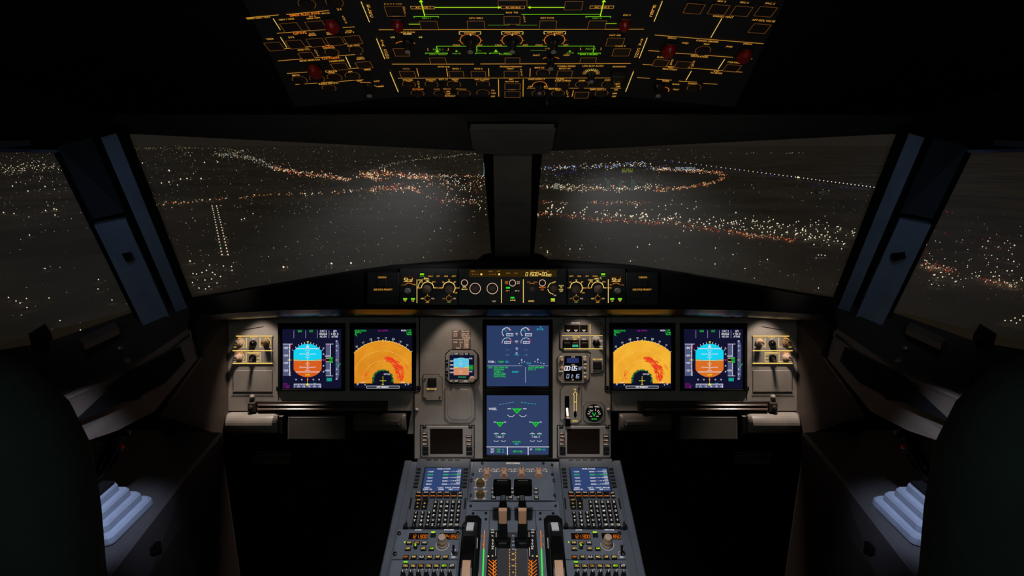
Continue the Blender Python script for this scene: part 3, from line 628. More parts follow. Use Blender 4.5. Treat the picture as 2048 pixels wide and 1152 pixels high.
# ---- gear lever
t = thing(FP, 'landing_gear_lever_panel', 1142, 807, 'landing gear lever plate with a yellow UP arrow beside a black slot', 'lever panel')
b = MB(FP); P = octo(1120.5, 769.5, 1163, 846, 8); b.pprism(P, .003, .0066, unit_grey, .0008); b.line(P, .8, groove, .0069, True); b.line([(1128, 847), (1155, 847)], .8, steel, .0050); b.build('plate', t)
b = MB(FP); b.rect(1129, 791, 1138, 844, gloss, .0069); b.build('slot', t)
b = MB(FP); n = .0072
b.line([(1147.5, 822), (1147.5, 804)], .8, AMBL, n); b.line([(1152.3, 822), (1152.3, 804)], .8, AMBL, n); b.line([(1147.5, 803), (1152.3, 803)], 1.6, AMBL, n)
b.line([(1147.5, 802), (1147.5, 788), (1145.6, 788), (1149.9, 782), (1154, 788), (1152.3, 788), (1152.3, 802)], .9, AMBL, n)
b.rect(1147.3, 821, 1152.5, 829, BLK, n); b.tri([(1146, 829), (1149.9, 835), (1154, 829)], BLK, n)
b.text('UP', 1149.5, 778, 2.8, AMBL, 4.5, n); b.text('DOWN', 1149.5, 840.6, 2.8, YEL, 10, n); b.build('legend', t)
c = FP.uv(1133.5, 838); e = FP.uv(1133.5, 838); b = MB(FP); b.bar([(c[0], c[1]+.030, .004), (c[0], c[1]+.012, .022), (c[0], c[1]+.002, .030)], .007, .006, steel)
b.build('lever_shaft', t); b = MB(FP); b.box(c[0]-.0065, c[1]-.012, c[0]+.0065, c[1]+.012, .022, .036, gloss, .003, True); b.build('lever_grip', t)
for x, y in ((1157, 775), (1127.5, 838)): b = MB(FP); b.screw(x, y, 2.6, steel, .010); b.build('screw', t)
# ---- triple gauge
t = thing(FP, 'brake_pressure_gauge', 1187, 822, 'round black brake pressure gauge with green needles in an eight-sided mount', 'gauge')
b = MB(FP); P = octo(1166.5, 802, 1208, 846, 8); b.pprism(P, .003, .0066, unit_grey, .0008); b.line(P, .8, groove, .0069, True); b.line([(1175, 847), (1200, 847)], .8, steel, .005); b.build('mount', t)
b = MB(FP); b.pknob(1187.4, 824.5, 17.4, [(1, .0066), (1, .0085), (.93, .0088), (.92, .0074)], black, seg=32); b.dot(1187.4, 824.5, 16, black, .0076, 32); so = b.build('dial', t); b = MB(FP); n = .0080
for s, x, y, w, m in (('ACCU', 1180.5, 812.5, 8, PALEW), ('PRESS', 1193.5, 812, 9.5, PALEW), ('BRAKES', 1187.5, 836.5, 10.5, LGRN), ('PSI', 1183, 820, 4, WHTD)): b.text(s, x, y, 2.6, m, w, n)
for a in (130, 150, 172): b.tick(1187.4, 828, 9, 13, a, .9, PALEW, n)
for a in (8, 30, 50, 80): b.tick(1188.5, 828, 8, 12, a, .9, PALEW, n)
for q in ([(1184.5, 824.5), (1187, 830)], [(1190, 824.5), (1187.8, 830)]): b.line(q, 1.5, LGRN, n)
b.line([(1185.7, 826), (1187.4, 832)], .8, DGRN, n+.0002); b.line([(1189, 826), (1187.4, 832)], .8, DGRN, n+.0002); b.line([(1179, 831), (1183, 831)], .9, PALEW, n); b.line([(1192, 831), (1196, 831)], .9, PALEW, n); b.build('dial_marks', so)
# ---- datalink screens
def datalink(label):
    t = thing(FP, 'datalink_unit', 896, 883, label, 'datalink display')
    b = MB(FP); b.pprism([(841, 849), (949.5, 849), (949.5, 914), (841, 914)], .003, .0048, groove); b.pprism(octo(842.5, 850.5, 948, 913, 2), .004, .0075, unit_grey, .0012); b.build('case', t)
    b = MB(FP); b.pbox(861, 856, 926, 906, .0066, .0078, groove); b.pbox(862.5, 857.5, 924.5, 904.5, .007, .0081, darkglass); b.build('screen', t)
    for x0, y0, x1, y1, s in ((847, 862, 855.5, 867, 'BRT'), (847, 867.6, 855.5, 873, 'DIM'), (845.8, 875, 857, 880.5, 'MSG-'), (845.8, 883, 857, 888.5, 'MSG+'), (846, 891, 858, 900, ''), (846, 901, 858, 908, ''), (932.5, 867, 944.5, 873.5, 'PRINT'), (932.5, 875.5, 944.5, 881, 'PGE-'), (932.5, 883.5, 944.5, 889, 'PGE+'), (933, 891, 945, 899.5, ''), (933, 900.5, 945, 908, '')):
        b = MB(FP); b.pbox(x0, y0, x1, y1, .0075, .0105, keyblk, .0007)
        if s: b.text(s, (x0+x1)/2, (y0+y1)/2, 2.4, PALE, (x1-x0)*.78, .0108)
        b.build('key', t)
    for x, y in ((849.5, 851.8), (941.5, 851.8)): b = MB(FP); b.pbox(x-4, y-3, x+4, y+4, .007, .0078, groove); b.screw(x, y, 3, steel, .011); b.build('screw', t)
    return t
dl = datalink('unlit datalink message screen with side keys below the blank cover plate')
copy_tree(dl, 'unlit datalink message screen with side keys below the gear lever', FP.U*(272.5/1100*1.48))
# ---- lighting control columns
def lighting(f, label):
    t = thing(FP, 'lighting_control_panel', f(507), 698, label, 'lighting control panel')
    b = MB(FP); X = sorted((f(466), f(545.5))); b.pprism([(X[0] + (8 if f(0) < 999 else 0), 671), (X[1] - (0 if f(0) < 999 else 8), 671), (X[1], 728), (X[0], 728)], 0, .003, unit_grey, .0008); b.build('plate', t)
    b = MB(FP); n = .0034
    for a, y, w in ((474, 672, 2), (467, 701, 1.8), (467, 726.3, 2)): b.line([(f(a), y), (f(545.5), y)], w, AMBL, n)
    b.line([(f(494), 676), (f(494), 695)], 1.4, AMBL, n); b.line([(f(521.3), 676), (f(521.3), 695)], 1.4, AMBL, n); b.line([(f(493.5), 704), (f(493.5), 723)], 1.2, AMBL, n)
    b.line([(f(496), 704.6), (f(521.5), 704.6), (f(521.5), 723)], 1, AMBL, n)
    for s, x, y, w, m in (('FLOOD LT', 508, 674.4, 13, AMBL), ('BRT', 508, 678, 6, PALEW), ('OFF', 471.5, 694, 6, AMBL), ('BRT', 489.5, 694, 6, AMBL), ('OFF', 525, 693.5, 6, PALE), ('BRT', 542, 694, 5, PALE), ('LOUD SPKR', 481, 704, 18, AMBO), ('CONSOLE/FLOOR', 507.5, 706.6, 23, AMBL), ('BRT', 517.5, 708.6, 6, AMBL), ('DIM', 517.5, 716, 6, AMBL), ('OFF', 517, 722.5, 6, AMBL), ('OFF', 471, 722.8, 6, PALE), ('MAX', 489.5, 722.8, 6, AMBL), ('PFD', 481.5, 674.2, 6, AMBO), ('ND', 534, 674.2, 4, AMBO)):
        b.text(s, f(x), y, 2.4, m, w, n+.0002)
    for x, y in ((481, 685), (533.5, 685), (480.5, 714)):
        b.arc(f(x), y, 9, -40, 110, 1.1, AMBL, n+.0001)
        for a in (-60, -80, -100, -120): b.tick(f(x), y, 7.6, 9.4, a, .8, BLK, n+.0001)
    b.build('legend', t)
    for x, y, m in ((480.5, 684.5, bronze if f(0) > 999 else beige), (533.5, 684.5, beige if f(0) > 999 else bronze), (479.5, 713.8, beige)):
        b = MB(FP); b.pknob(f(x), y, 7.6, [(1.0, .003), (1, .008), (.8, .010), (.62, .011), (.62, .024), (.5, .026)], m, 1, 28, .08); c = FP.uv(f(x), y); k = FP.sc(x, y)*7.6
        b.uline([(c[0]-k*.35, c[1]+k*.25), (c[0]+k*.4, c[1]-k*.1)], k*.16, groove, .0264); b.build('knob', t)
    b = MB(FP); b.pknob(f(507.5), 687, 6.4, [(1.12, .003), (1.12, .0045), (1, .005), (.95, .009), (.7, .013), (.3, .0145)], gloss, seg=24); b.build('round_light', t, True)
    b = MB(FP); b.pknob(f(507), 715.5, 7.2, [(1, .003), (1, .007), (.85, .009)], gloss, seg=20); b.build('switch_base', t)
    c = FP.uv(f(508), 714); e = FP.uv(f(501), 722.5, .022); b = MB(FP); b.bar([(c[0], c[1], .006), ((c[0]+e[0])/2, (c[1]+e[1])/2, .015), (e[0], e[1], .022)], [.008, .007, .005], [.007, .006, .005], black); b.lathe(e, [(.003, .019), (.0034, .022), (.002, .0245)], steel, 10); b.build('toggle_lever', t)
    return t
lighting(lambda x: x, 'left column of lit brightness knobs and a toggle, at the left end of the panel')
lighting(mx, 'right column of lit brightness knobs and a toggle, at the right end of the panel')
# ---- folding table slots, pads, vents
def tabl(f, label):
    t = thing(FP, 'folding_table', f(640), 811, label, 'folding table')
    b = MB(FP); X = sorted((f(500), f(776))); b.pbox(X[0], 801.5, X[1], 823, .0, .004, mat('table_slot_brown', (48, 36, 31), .5), .001); b.build('slot', t)
    b = MB(FP); X = sorted((f(518), f(768))); b.pbox(X[0], 807, X[1], 812, .004, .012, mat('table_edge_brown', (64, 50, 44), .35), .003); b.pbox(X[0], 814.5, X[1], 819.5, .004, .014, mat('table_rail_brown', (104, 86, 76), .3), .004); b.build('table_leaf', t)
    b = MB(FP); X = sorted((f(500), f(516))); b.pbox(X[0], 803, X[1], 822, .004, .016, mat('table_slot_brown', (48, 36, 31), .5), .003); b.pknob(f(507), 812, 4, [(1, .016), (.9, .019), (.5, .020)], steel, seg=14); b.build('hinge', t)
    b = MB(FP); X = sorted((f(766), f(770))); b.line([(f(768), 808), (f(768), 816)], 1, steel, .0150); b.pbox(X[0]-1, 804, X[1]+1, 821, .004, .0148, black, .002); b.build('latch', t)
tabl(lambda x: x, 'left stowed folding table, a long brown slot under the left displays'); tabl(mx, 'right stowed folding table, a long brown slot under the right displays')
def roll(x0, x1, y0, y1, name, m, dep, t):
    """rolled pad that bulges towards the crew"""
    u0, v0, u1, v1 = MB(FP).RB(min(x0, x1), y0, max(x0, x1), y1); b = MB(FP); k = 14; vs = []; fs = []
    H = v1-v0
    prof = [(v1-H*(1-math.cos(math.pi*i/k))/2, dep*math.sin(math.pi*i/k)**.6-.012) for i in range(k+1)]
    for u, e in ((u0, .6), (u0+.008, 1), (u1-.008, 1), (u1, .6)):
        for v, nn in prof: vs.append((u, (v-(v0+v1)/2)*(.85+.15*e)+(v0+v1)/2, nn*e if nn > 0 else nn))
    for j in range(3):
        for i in range(k): fs.append((j*(k+1)+i, (j+1)*(k+1)+i, (j+1)*(k+1)+i+1, j*(k+1)+i+1))
    fs.append(tuple(range(k+1))); fs.append(tuple(3*(k+1)+i for i in range(k+1))[::-1])
    b.add(vs, fs, m); return b.build(name, t)
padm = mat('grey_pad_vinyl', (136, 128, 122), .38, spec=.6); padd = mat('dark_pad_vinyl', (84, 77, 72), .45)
for f, w in ((lambda x: x, 'left'), (mx, 'right')):
    t = thing(FP, 'rolled_knee_pad', f(509), 845, 'bright rolled grey knee pad at the outer %s end under the panel' % w, 'knee pad')
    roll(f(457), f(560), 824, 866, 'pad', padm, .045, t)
    b = MB(FP); X = sorted((f(560), f(572))); b.pbox(X[0], 828, X[1], 868, -.03, .014, black, .004); b.build('bracket', t)
    t = thing(FP, 'footwell_cover_box', f(634), 856, 'dark flat cover box in the middle below the %s folding table' % w, 'cover box')
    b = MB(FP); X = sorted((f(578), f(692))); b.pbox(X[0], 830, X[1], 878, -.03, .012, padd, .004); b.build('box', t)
    b = MB(FP); b.line([(f(580), 832), (f(690), 832)], 1, panel_grey, .0125); b.build('trim_strip', t)
    t = thing(FP, 'inner_knee_pad', f(760), 843, 'dim stepped knee pad beside the centre column on the %s side' % w, 'knee pad')
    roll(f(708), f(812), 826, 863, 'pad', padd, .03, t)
    b = MB(FP); X = sorted((f(712), f(803))); b.pbox(X[0], 836, X[1], 848, .006, .026, padd, .004); b.build('step', t)
    t = thing(FP, 'floor_air_vent', f(542), 916, 'small dim slatted air vent low in the %s footwell' % w, 'air vent')
    b = MB(FP); X = sorted((f(503), f(582))); b.pbox(X[0], 904, X[1], 932, -.03, -.012, dark_m, .002); b.build('vent_frame', t); b = MB(FP)
    for i in range(5): b.pbox(X[0]+4, 906+5*i, X[1]-4, 908.6+5*i, -.012, -.004, padd, .001)
    b.build('slats', t)
# ================================================================ GLARESHIELD
gs = wthing('glareshield', (0, 1.31, 1.15), 'long black glareshield shelf between the windshield and the main panel', 'glareshield')
st = []
for px, yf, yt, yb, sd in ((378, 592, 604, 634, 1.17), (450, 581, 592, 627, 1.20), (560, 561, 572, 621, 1.25), (680, 541, 549, 619, 1.31), (728, 534, 542, 619, 1.33), (790, 525.5, 534, 619, 1.33), (870, 520, 531, 619, 1.33), (940, 516.5, 530, 619, 1.33)):
    far = at(px, yf, z=1.10); ft = at(px, yt, s=sd); fb = at(px, yb, s=sd)
    l1 = at(px, yb+3, s=sd+.010); l2 = at(px, yb+9, s=sd+.025); l3 = at(px, yb+13, s=sd+.05); un = at(px, min(yb, 622)-4, s=1.475)
    st.append([far+Vector((0, 0, -.004)), ft, fb, l1, l2, l3, un])
st2 = st + [[Vector((-q.x, q.y, q.z)) for q in r] for r in st[::-1]]
def skin(rows, m, name, parent=None, cols=None, close=True, smooth=False):
    b = MB(); k = len(rows[0]); vs = [q for r in rows for q in r]; fs = []
    for j in range(len(rows)-1):
        for i in range(k-1): fs.append((j*k+i, j*k+i+1, (j+1)*k+i+1, (j+1)*k+i))
    if close: fs += [tuple(range(k))[::-1], tuple((len(rows)-1)*k+i for i in range(k))]
    b.add(vs, fs, m); return b.build(name, parent, smooth)
skin([[r[0], r[1], r[2]] for r in st2], shroud_m, 'cover', gs, close=False)
skin([[r[2], r[3], r[4], r[5], r[6]] for r in st2], lip_m, 'lower_lip', gs, close=False, smooth=True)
b = MB(FG); b.line([(1035, 534), (1175, 534)], .8, mat('strip_blue_grey', (60, 66, 90), .3), .0006); b.build('top_edge_strip', gs)

def ring(b, cx, cy, r, m, a0=0, a1=360, w=1.2, n=.0048): return b.arc(cx, cy, r, a0, a1, w, m, n, 28 if a1-a0 > 300 else None)
GN = .0048
# ---- flight control unit
t = thing(FG, 'flight_control_unit', 1025, 575, 'flight control unit with the long amber readout window, centre of the glareshield', 'autopilot panel')
b = MB(FG); b.pbox(917, 537, 1133, 610, 0, .0045, black, .001); b.build('case', t)
b = MB(FG); b.pbox(938, 540, 1113, 553.8, .0045, .0050, glow((46, 32, 8))); so = b.build('readout_window', t); b = MB(FG); n = .0054
for x, y, s, w in ((946.5, 542.6, 'SPD', 8), (981.5, 542.6, 'HDG', 8), (997.5, 542.6, 'LAT', 7), (1016.5, 546.6, 'HDG', 8), (1031.5, 546.6, 'V/S', 7), (1079, 542.4, 'ALT   LVL/CH   V/S', 38)): b.text(s, x, y, 2.4, AMBD, w, n)
for x0 in (945.5, 980):
    for i in range(3): b.rect(x0+i*5.2-1, 548, x0+i*5.2+1.2, 549.4, AMBD, n)
b.dot(963, 548.7, 2.1, AMBL, n); b.dot(998.3, 548.7, 2.1, AMBL, n)
b.seg7('01500', 1051.5, 548.6, 6.6, 5.2, AMBL, n, .15, .28); b.dot(1080.2, 548.6, 1.9, AMBL, n); b.seg7('00', 1084, 548.6, 6.6, 5, AMBL, n, .15, .28); b.seg7('oo', 1094, 548.6, 7.4, 4.6, AMBL, n, .17, .25)
b.build('digits', so); b = MB(FG); n = .0049
for x, y, r in ((929.3, 565.7, 6.2), (1025, 566, 6.2), (1084.6, 565.8, 6.2), (950.6, 577, 10.6), (984.8, 577, 10.6)): ring(b, x, y, r, PALE)
for x, y0, y1 in ((1003, 559, 605.5), (1046.6, 559, 605)): b.line([(x, y0), (x, y1)], 1.3, AMBL, n)
for s, x, y, w, m, h in (('SPD', 929.3, 574, 7, AMBL, 2.8), ('MACH', 929.3, 578.4, 11, AMBL, 2.8), ('LOC', 988.3, 602.4, 7, PALE, 2.8), ('AP 1', 1015.5, 581.6, 8, AMB, 2.8), ('AP 2', 1034, 581.6, 9, PALE, 2.8), ('A/THR', 1025.5, 600.4, 11, AMBL, 2.8), ('EXPED', 1062.5, 602, 11, AMBL, 2.8), ('APPR', 1105.4, 602, 9, AMBL, 2.8), ('METRIC', 1084.6, 574.6, 13, AMBO, 2.8), ('ALT', 1084.6, 579, 6, AMBO, 2.8), ('HDG', 1013, 563.5, 6, AMBO, 2.6), ('TRK', 1013, 567, 6, AMBO, 2.6), ('V/S', 1036.5, 563.5, 6, PALE, 2.6), ('FPA', 1036.5, 567, 6, PALE, 2.6), ('100', 1057, 564.3, 6, AMBD, 2.4), ('1000', 1070.5, 564.3, 8, AMBD, 2.4), ('UP', 1109, 564, 5, AMBL, 2.6), ('DN', 1109.6, 590.6, 4.6, PALE, 2.6), ('PUSH', 1122, 571.4, 9, AMBL, 2.6), ('TO', 1122, 574.8, 4, AMBL, 2.6), ('LEVEL', 1122, 578.8, 9, AMBL, 2.6), ('OFF', 1122, 582.4, 6, AMBL, 2.6)): b.text(s, x, y, h, m, w, n)
ring(b, 1064, 569.5+5, 8, AMBO, 55, 125, .9); b.arc(1107, 576.5, 11.6, 112, 172, 1.2, AMBL, n); b.arc(1107, 576.5, 11.6, 188, 248, 1.2, AMBL, n); b.dot(1105.3, 565.6, 1.1, AMBL, n+.0002); b.dot(1105.3, 588, 1.1, AMBL, n+.0002)
b.build('legend', t)
for x, y, r in ((950.6, 577, 7.2), (984.8, 577, 7.2), (1063.6, 577.6, 5.6), (1106.5, 577.2, 6.6)):
    b = MB(FG); b.pknob(x, y, r, [(1, .0045), (1, .018), (.85, .021), (.5, .022)], mat('glareshield_knob_brown', (190, 150, 138), .5), 1, 24, .06); b.build('knob', t)
for x, y, m in ((1016, 575.5, LGRN), (1025, 595.4, LGRN), (1105.4, 598.4, GRNY)):
    b = MB(FG); b.pbox(x-5.5, y-3.5, x+5.5, y+8.5, .0045, .0047, matte); b.rect(x-4, y-1.7, x+4, y+1.6, m, .0050); b.build('lit_button', t)
# ---- EFIS panels
def efis(f, label):
    t = thing(FG, 'display_control_panel', f(863), 575, label, 'display control panel'); L = f(0) < 999
    b = MB(FG); X = sorted((f(800), f(916))); b.pbox(X[0], 537, X[1], 610, 0, .0045, black, .001); b.build('case', t)
    b = MB(FG); X = sorted((f(806.5), f(830.5))); b.pbox(X[0], 552, X[1], 564.5, .0045, .0049, glow((40, 20, 6))); so = b.build('readout_window', t)
    b = MB(FG); b.seg7('Std', (809.3 if L else 1223.5), 559.8, 6.8, 5.9, AMBL, .0052, .14, .34); b.build('digits', so)
    b = MB(FG); n = .0049
    b.line([(f(834.6), 559), (f(834.6), 605.5)], 1.3, AMBL, n)
    ring(b, f(819), 577, 10.8, AMBO, 55, 125, 1.2); b.text('in Hg' if L else 'hPa', 808, 569.5, 2.4, AMBD, 8, n) if L else b.text('in Hg', f(808), 569.5, 2.4, AMBD, 8, n)
    b.text('hPa' if L else 'in', f(829.5), 569.2, 2.4, AMB, 6, n)
    b.line([(f(851), 554.4), (f(857), 556.2 if 0 else 556.6)][:1]+[(f(848.3), 558.2)], 1.1, AMBL, n)
    x = f(855.8); ring(b, x, 576, 12.2, AMBL, 0, 180, 1.4)
    if L: b.arc(x, 576, 19, 130, 180, 1.1, AMBL, n)
    else: b.arc(x, 576, 19, 130, 180, 1.1, AMBL, n)
    b.arc(x, 576, 19, 85, 112, 1.2, AMBL, n)
    for a in (90, 45): b.tick(x, 576, 12, 15, a, 1.1, AMBL, n)
    b.line([(x+12.2, 575.8), (x+17, 575.8)], 1, AMBL, n); b.line([(x-19, 575.8), (x-12, 575.8)], 1, AMBD, n)
    for s, dx, y, w in (('ILS', -17, 575.7, 6), ('VOR', -12.6, 564, 7), ('ROSE', -14, 560, 9), ('NAV', 0, 560.2, 7), ('ARC', 12.6, 563.4, 7), ('PLAN', 23, 575.7, 9)): b.text(s, x+dx, y, 2.5, AMBL if s in ('ROSE', 'NAV') else AMB, w, n)
    x = f(898.4); ring(b, x, 576, 12.2, AMBL, -45, 180, 1.4)
    for a in (90, 45, 135, 0): b.tick(x, 576, 12, 15, a, 1.1, AMBL, n)
    for s, dx, y, w in (('10', -15, 575.7, 4), ('20', -11.8, 564, 4), ('40', 0, 559.8, 4), ('80', 11.8, 563.6, 4), ('160', 18, 575.7, 6), ('320', 14, 585.4, 6)): b.text(s, x+dx, y, 2.5, AMB, w, n)
    for k, x in enumerate((f(855.5), f(898.5))):
        ring(b, x, 596.8, 5.4, AMBD, 30, 340, 1); b.tick(x, 596.8, 6.2, 8.4, 90, .9, AMB, n)
        b.text('ADF', x-10.2, 597, 2.6, AMBL if k == 0 else AMBD, 6.4, n); b.text('VOR', x+10.6, 597, 2.6, PALE, 6.4, n); b.text('OFF', x, 604.4, 2.8, AMB if k == 0 else GRND, 7, n)
    for s, x, w in (('CSTR', 844.7, 9), ('VOR.D', 861, 10), ('WPT', 876.8, 7), ('NDB', 892.6, 7.4), ('ARPT', 908.2, 9)): b.text(s, f(x), 552.4, 2.8, GRND if s == 'CSTR' else AMB, w, n)
    b.text('FD', f(811), 601.4, 2.6, AMBL, 4.5, n); b.text('LS', f(826.8), 601.6, 2.6, AMBL, 4.5, n)
    b.build('legend', t)
    for x, y in ((844.7, 548.5), (811.2, 597.8), (826.8, 597.8)):
        b = MB(FG); b.pbox(f(x)-5, y-3.5, f(x)+5, y+6, .0045, .0047, matte); b.rect(f(x)-4, y-1.8, f(x)+4, y+1.6, GRN, .0050); b.build('lit_button', t)
    for x in (861, 876.8, 892.6, 908.2): b = MB(FG); b.pbox(f(x)-5, 545, f(x)+5, 550.4, .0045, .0062, keyblk, .0005); b.build('button', t)
    b = MB(FG); b.pknob(f(816.8), 581.6, 5.8, [(1, .0045), (1, .018), (.8, .021)], mat('baro_knob_grey', (190, 182, 180), .5), 1, 22, .06); b.build('knob', t)
    for x in (854.5, 899.4):
        b = MB(FG); x = f(x); b.pknob(x, 579, 8.6, [(1, .0045), (1, .008), (.8, .010), (.6, .011)], mat('selector_brown', (170, 142, 130), .5), seg=24)
        c = FG.uv(x, 579); a = R(-55 if L else 235); k = FG.sc(x, 579)*8; d = Vector((math.cos(a+R(180)), math.sin(a+R(180)))); e = Vector((-d.y, d.x)); c = Vector(c)
        b.prism([c+d*k*1.0+e*k*.18, c-d*k*.9+e*k*.3, c-d*k*.9-e*k*.3, c+d*k*1.0-e*k*.18], .010, .021, mat('selector_brown', (170, 142, 130), .5), .002); b.build('selector_knob', t)
    for x in (855.5, 898.5): b = MB(FG); b.pknob(f(x), 597, 4, [(1, .0045), (.8, .012), (.4, .0125)], black, seg=14); b.build('selector_switch', t)
    return t
efis(lambda x: x, 'left display control panel reading Std, left of the long readout window'); efis(mx, 'right display control panel reading Std, right of the long readout window')
def warn(f, label):
    t = thing(FG, 'warning_light_panel', f(766), 575, label, 'warning light panel'); b = MB(FG); X = sorted((f(735), f(799))); b.pbox(X[0], 545, X[1], 610, 0, .0042, black, .001); b.build('case', t)
    b = MB(FG); b.text('CHRONO', f(765.2), 554.8, 3.4, AMB, 16.5, .0046); b.text('SIDE STICK PRIORITY', f(767), 579, 3.4, AMB, 37.5, .0046); b.build('legend', t)
    for x0, y0, x1, y1 in ((757, 560, 774, 573), (752, 584, 768, 597), (770, 584, 786, 597)):
        b = MB(FG); X = sorted((f(x0), f(x1))); b.pbox(X[0], y0, X[1], y1, .0042, .0075, keyblk, .0006); b.build('push_button', t)
warn(lambda x: x, 'left dark panel marked CHRONO and SIDE STICK PRIORITY, left half of the glareshield'); warn(mx, 'right dark panel marked CHRONO and SIDE STICK PRIORITY, right half of the glareshield')

# ================================================================ OVERHEAD PANEL
ON = .0008
def ov_thing(F, px, py, label): return thing(F, 'ceiling_switch_panel', px, py, label, 'overhead panel', None)
def ov_btn(F, t, x, y, w, h, txt=None, m=None, ty=None, tw=None):
    b = MB(F); u0, v0, u1, v1 = b.RB(x-w/2, y-h/2, x+w/2, y+h/2); b.box(u0, v0, u1, v1, 0, .0035, keyblk, .0006); k = F.sc(x, y)
    b.uline([(u0-.0006, v0), (u1+.0006, v0), (u1+.0006, v1), (u0-.0006, v1)], .9*k, m or AMBT, .0038, True)
    b.build('push_button', t)
def ov_ring(F, t, x, y, r, m=None):
    b = MB(F); b.pknob(x, y, r*.86, [(1, 0), (1, .003), (.8, .0035)], keyblk, seg=20); b.arc(x, y, r, 0, 360, .8, m or AMBT, ON, 24); b.build('round_button', t)
def ov_knob(F, t, x, y, r, h=.017, m=None, cap=True):
    b = MB(F); b.pknob(x, y, r, [(1, 0), (1, .004), (.75, .007), (.6, h*.8), (.55, h)], black, 1, 22, .08)
    if cap: b.pknob(x, y, r*.50, [(1, h), (1, h+.0015), (.7, h+.002)], m or mat('knob_cap_grey', (150, 138, 132), .6), seg=14)
    c = F.uv(x, y); k = F.sc(x, y)*r; b.prism([(c[0]-k*.16, c[1]-k*.9), (c[0]+k*.16, c[1]-k*.9), (c[0]+k*.16, c[1]+k*.9), (c[0]-k*.16, c[1]+k*.9)], .006, h, black, .001); b.build('rotary_knob', t)
def ov_guard(F, t, x, y, r):
    b = MB(F); u0, v0, u1, v1 = b.RB(x-r, y-r*.7, x+r, y+r*.9); b.box(u0, v0, u1, v1, 0, .004, black, .001)
    b.prism([(u0+(u1-u0)*(.5+.5*math.cos(a*math.pi/8)), v0+(v1-v0)*(.5+.5*math.sin(a*math.pi/8))) for a in range(16)], .004, .013, redp, .004); b.build('red_guard', t)
def vtext(b, s, x, y0, y1, m, n=ON, dx=0, h=5, w=6):
    for i, ch in enumerate(s):
        if ch == ' ': continue
        f = i/(len(s)-1); b.text(ch, x+dx*f, y0+(y1-y0)*f, h, m, w if ch != 'I' else 1.4, n)
# centre
tc_ = ov_thing(FO, 1025, 100, 'centre overhead panel with green bus lines and round air temperature knobs')
b = MB(FO); b.pprism([(706, -60), (1344, -60), (1246, 194), (804, 194)], -.03, 0, over_m, .001); b.build('plate', tc_)
b = MB(FO); L = lambda q, w=1.3, m=AMB: b.line(q, w, m, ON)
Lz = lambda zx, zy: (480+zx/3.765, zy/3.765); Rz = lambda zx, zy: (1024+zx/3.765, zy/3.765)
L([(757.6, 58.6), (1287.7, 57.4)]); L([(784.3, 127.2), (947.5, 127.2)]); L([(961, 127), (1261, 126.3)]); L([(796, 155.6), (1250, 155)])
for q in (([912, 10], [975, 163]), ([1028, 288], [1090, 440]), ([1130, 540], [1192, 690])): L([Lz(*q[0]), Lz(*q[1])], 1.4, AMBL)
for q in (([1132, 5], [1070, 158]), ([1018, 282], [958, 435]), ([915, 535], [855, 688])): L([Rz(*q[0]), Rz(*q[1])], 1.4, AMBL)
vtext(b, 'ELEC', 737, 11, 31, AMB, dx=6); vtext(b, 'AIR COND', 763.5, 80, 114, AMB, dx=12, h=3.6); vtext(b, 'ELEC', 1309, 12, 30, AMB, dx=-7); vtext(b, 'AIR COND', 1284, 78, 112, AMB, dx=-12, h=3.6)
for x, y0, y1 in ((833.5, 136, 152), (893, 136, 152), (977, 136, 152), (1060.5, 136, 152), (997, 158, 192), (1046.5, 158, 192)): L([(x, y0), (x+(1025-x)*.02, y1)], 1.3)
L([(868, 177.5), (892, 177)]); L([(912, 177), (932, 177.5)]); L([(1054, 175.5), (1128, 175.5)], .9); L([(1138, 175.5), (1242, 175.5)], .9); L([(1147, 180), (1144, 192)], 1.3)
# green lines
L([(870, 13.8), (998, 13.8)], 1.6, GRNY); L([(1056, 13.8), (1130, 13.8)], 1.6, GRNY)
b.tri([(996, 11), (1002, 13.8), (996, 16.5)], GRNY, ON); b.tri([(1061, 11), (1055, 13.8), (1061, 16.5)], GRNY, ON)
L([(842, 2), (849.5, 31)], 2, GRNY); L([(1207.5, 2), (1200.5, 31)], 2, GRNY); b.tri([(838, 3), (841.5, -2), (846.5, 3)], GRNY, ON); b.tri([(1203.5, 3), (1208, -2), (1212, 3)], GRNY, ON)
L([(850, 28), (1008, 28)], 1.1, GRND); L([(1043, 28), (1200, 27.6)], 1.1, GRN)
for x in (852.5, 1196.5): L([(x-24, 34), (x-25, 32.2), (x+25, 32.2), (x+24, 34)], 1.2, GRN)
L([(818, 47.3), (839, 47.3)], 1.3, GRNY); L([(1210.5, 46.2), (1233, 46.2)], 1.3, GRNY)
L([(976, 49.2), (1018, 49.2), (1018, 46)], 1.1, GRND); L([(1074, 49.2), (1033.5, 49.2), (1033.5, 46)], 1.1, GRND)
L([(873, 94), (873.5, 91.5), (932, 91.5)], 1.3, GRN); L([(953, 91.5), (1014, 91.5)], 1.3, GRN); L([(1034, 91.5), (1094, 91.5)], 1.3, GRN); L([(1117, 91.3), (1188.5, 91.3), (1186, 104)], 1.3, GRN); L([(873.5, 92), (874.5, 104)], 1.6, GRN)
b.tri([(870, 103), (874.5, 98), (879, 103)], GRN, ON); b.tri([(988, 103), (991.5, 98), (996, 103)], GRN, ON); b.dot(913, 101.3, 2.2, GRN, ON, 8); b.dot(1139.5, 101.5, 2.2, GRN, ON, 8)
for x0, x1 in ((851, 895), (979, 1000), (1156, 1201), (951, 972), (1008, 1022)): L([(x0+.7, 107), (x0, 105.2), (x1, 105.2), (x1-.7, 107)], 1.2, GRN)
L([(953.5, 92), (953.8, 103)], 1.2, GRN); L([(952, 98), (962, 101)], .8, GRND); L([(1061, 100), (1092, 100)], .8, GRND)
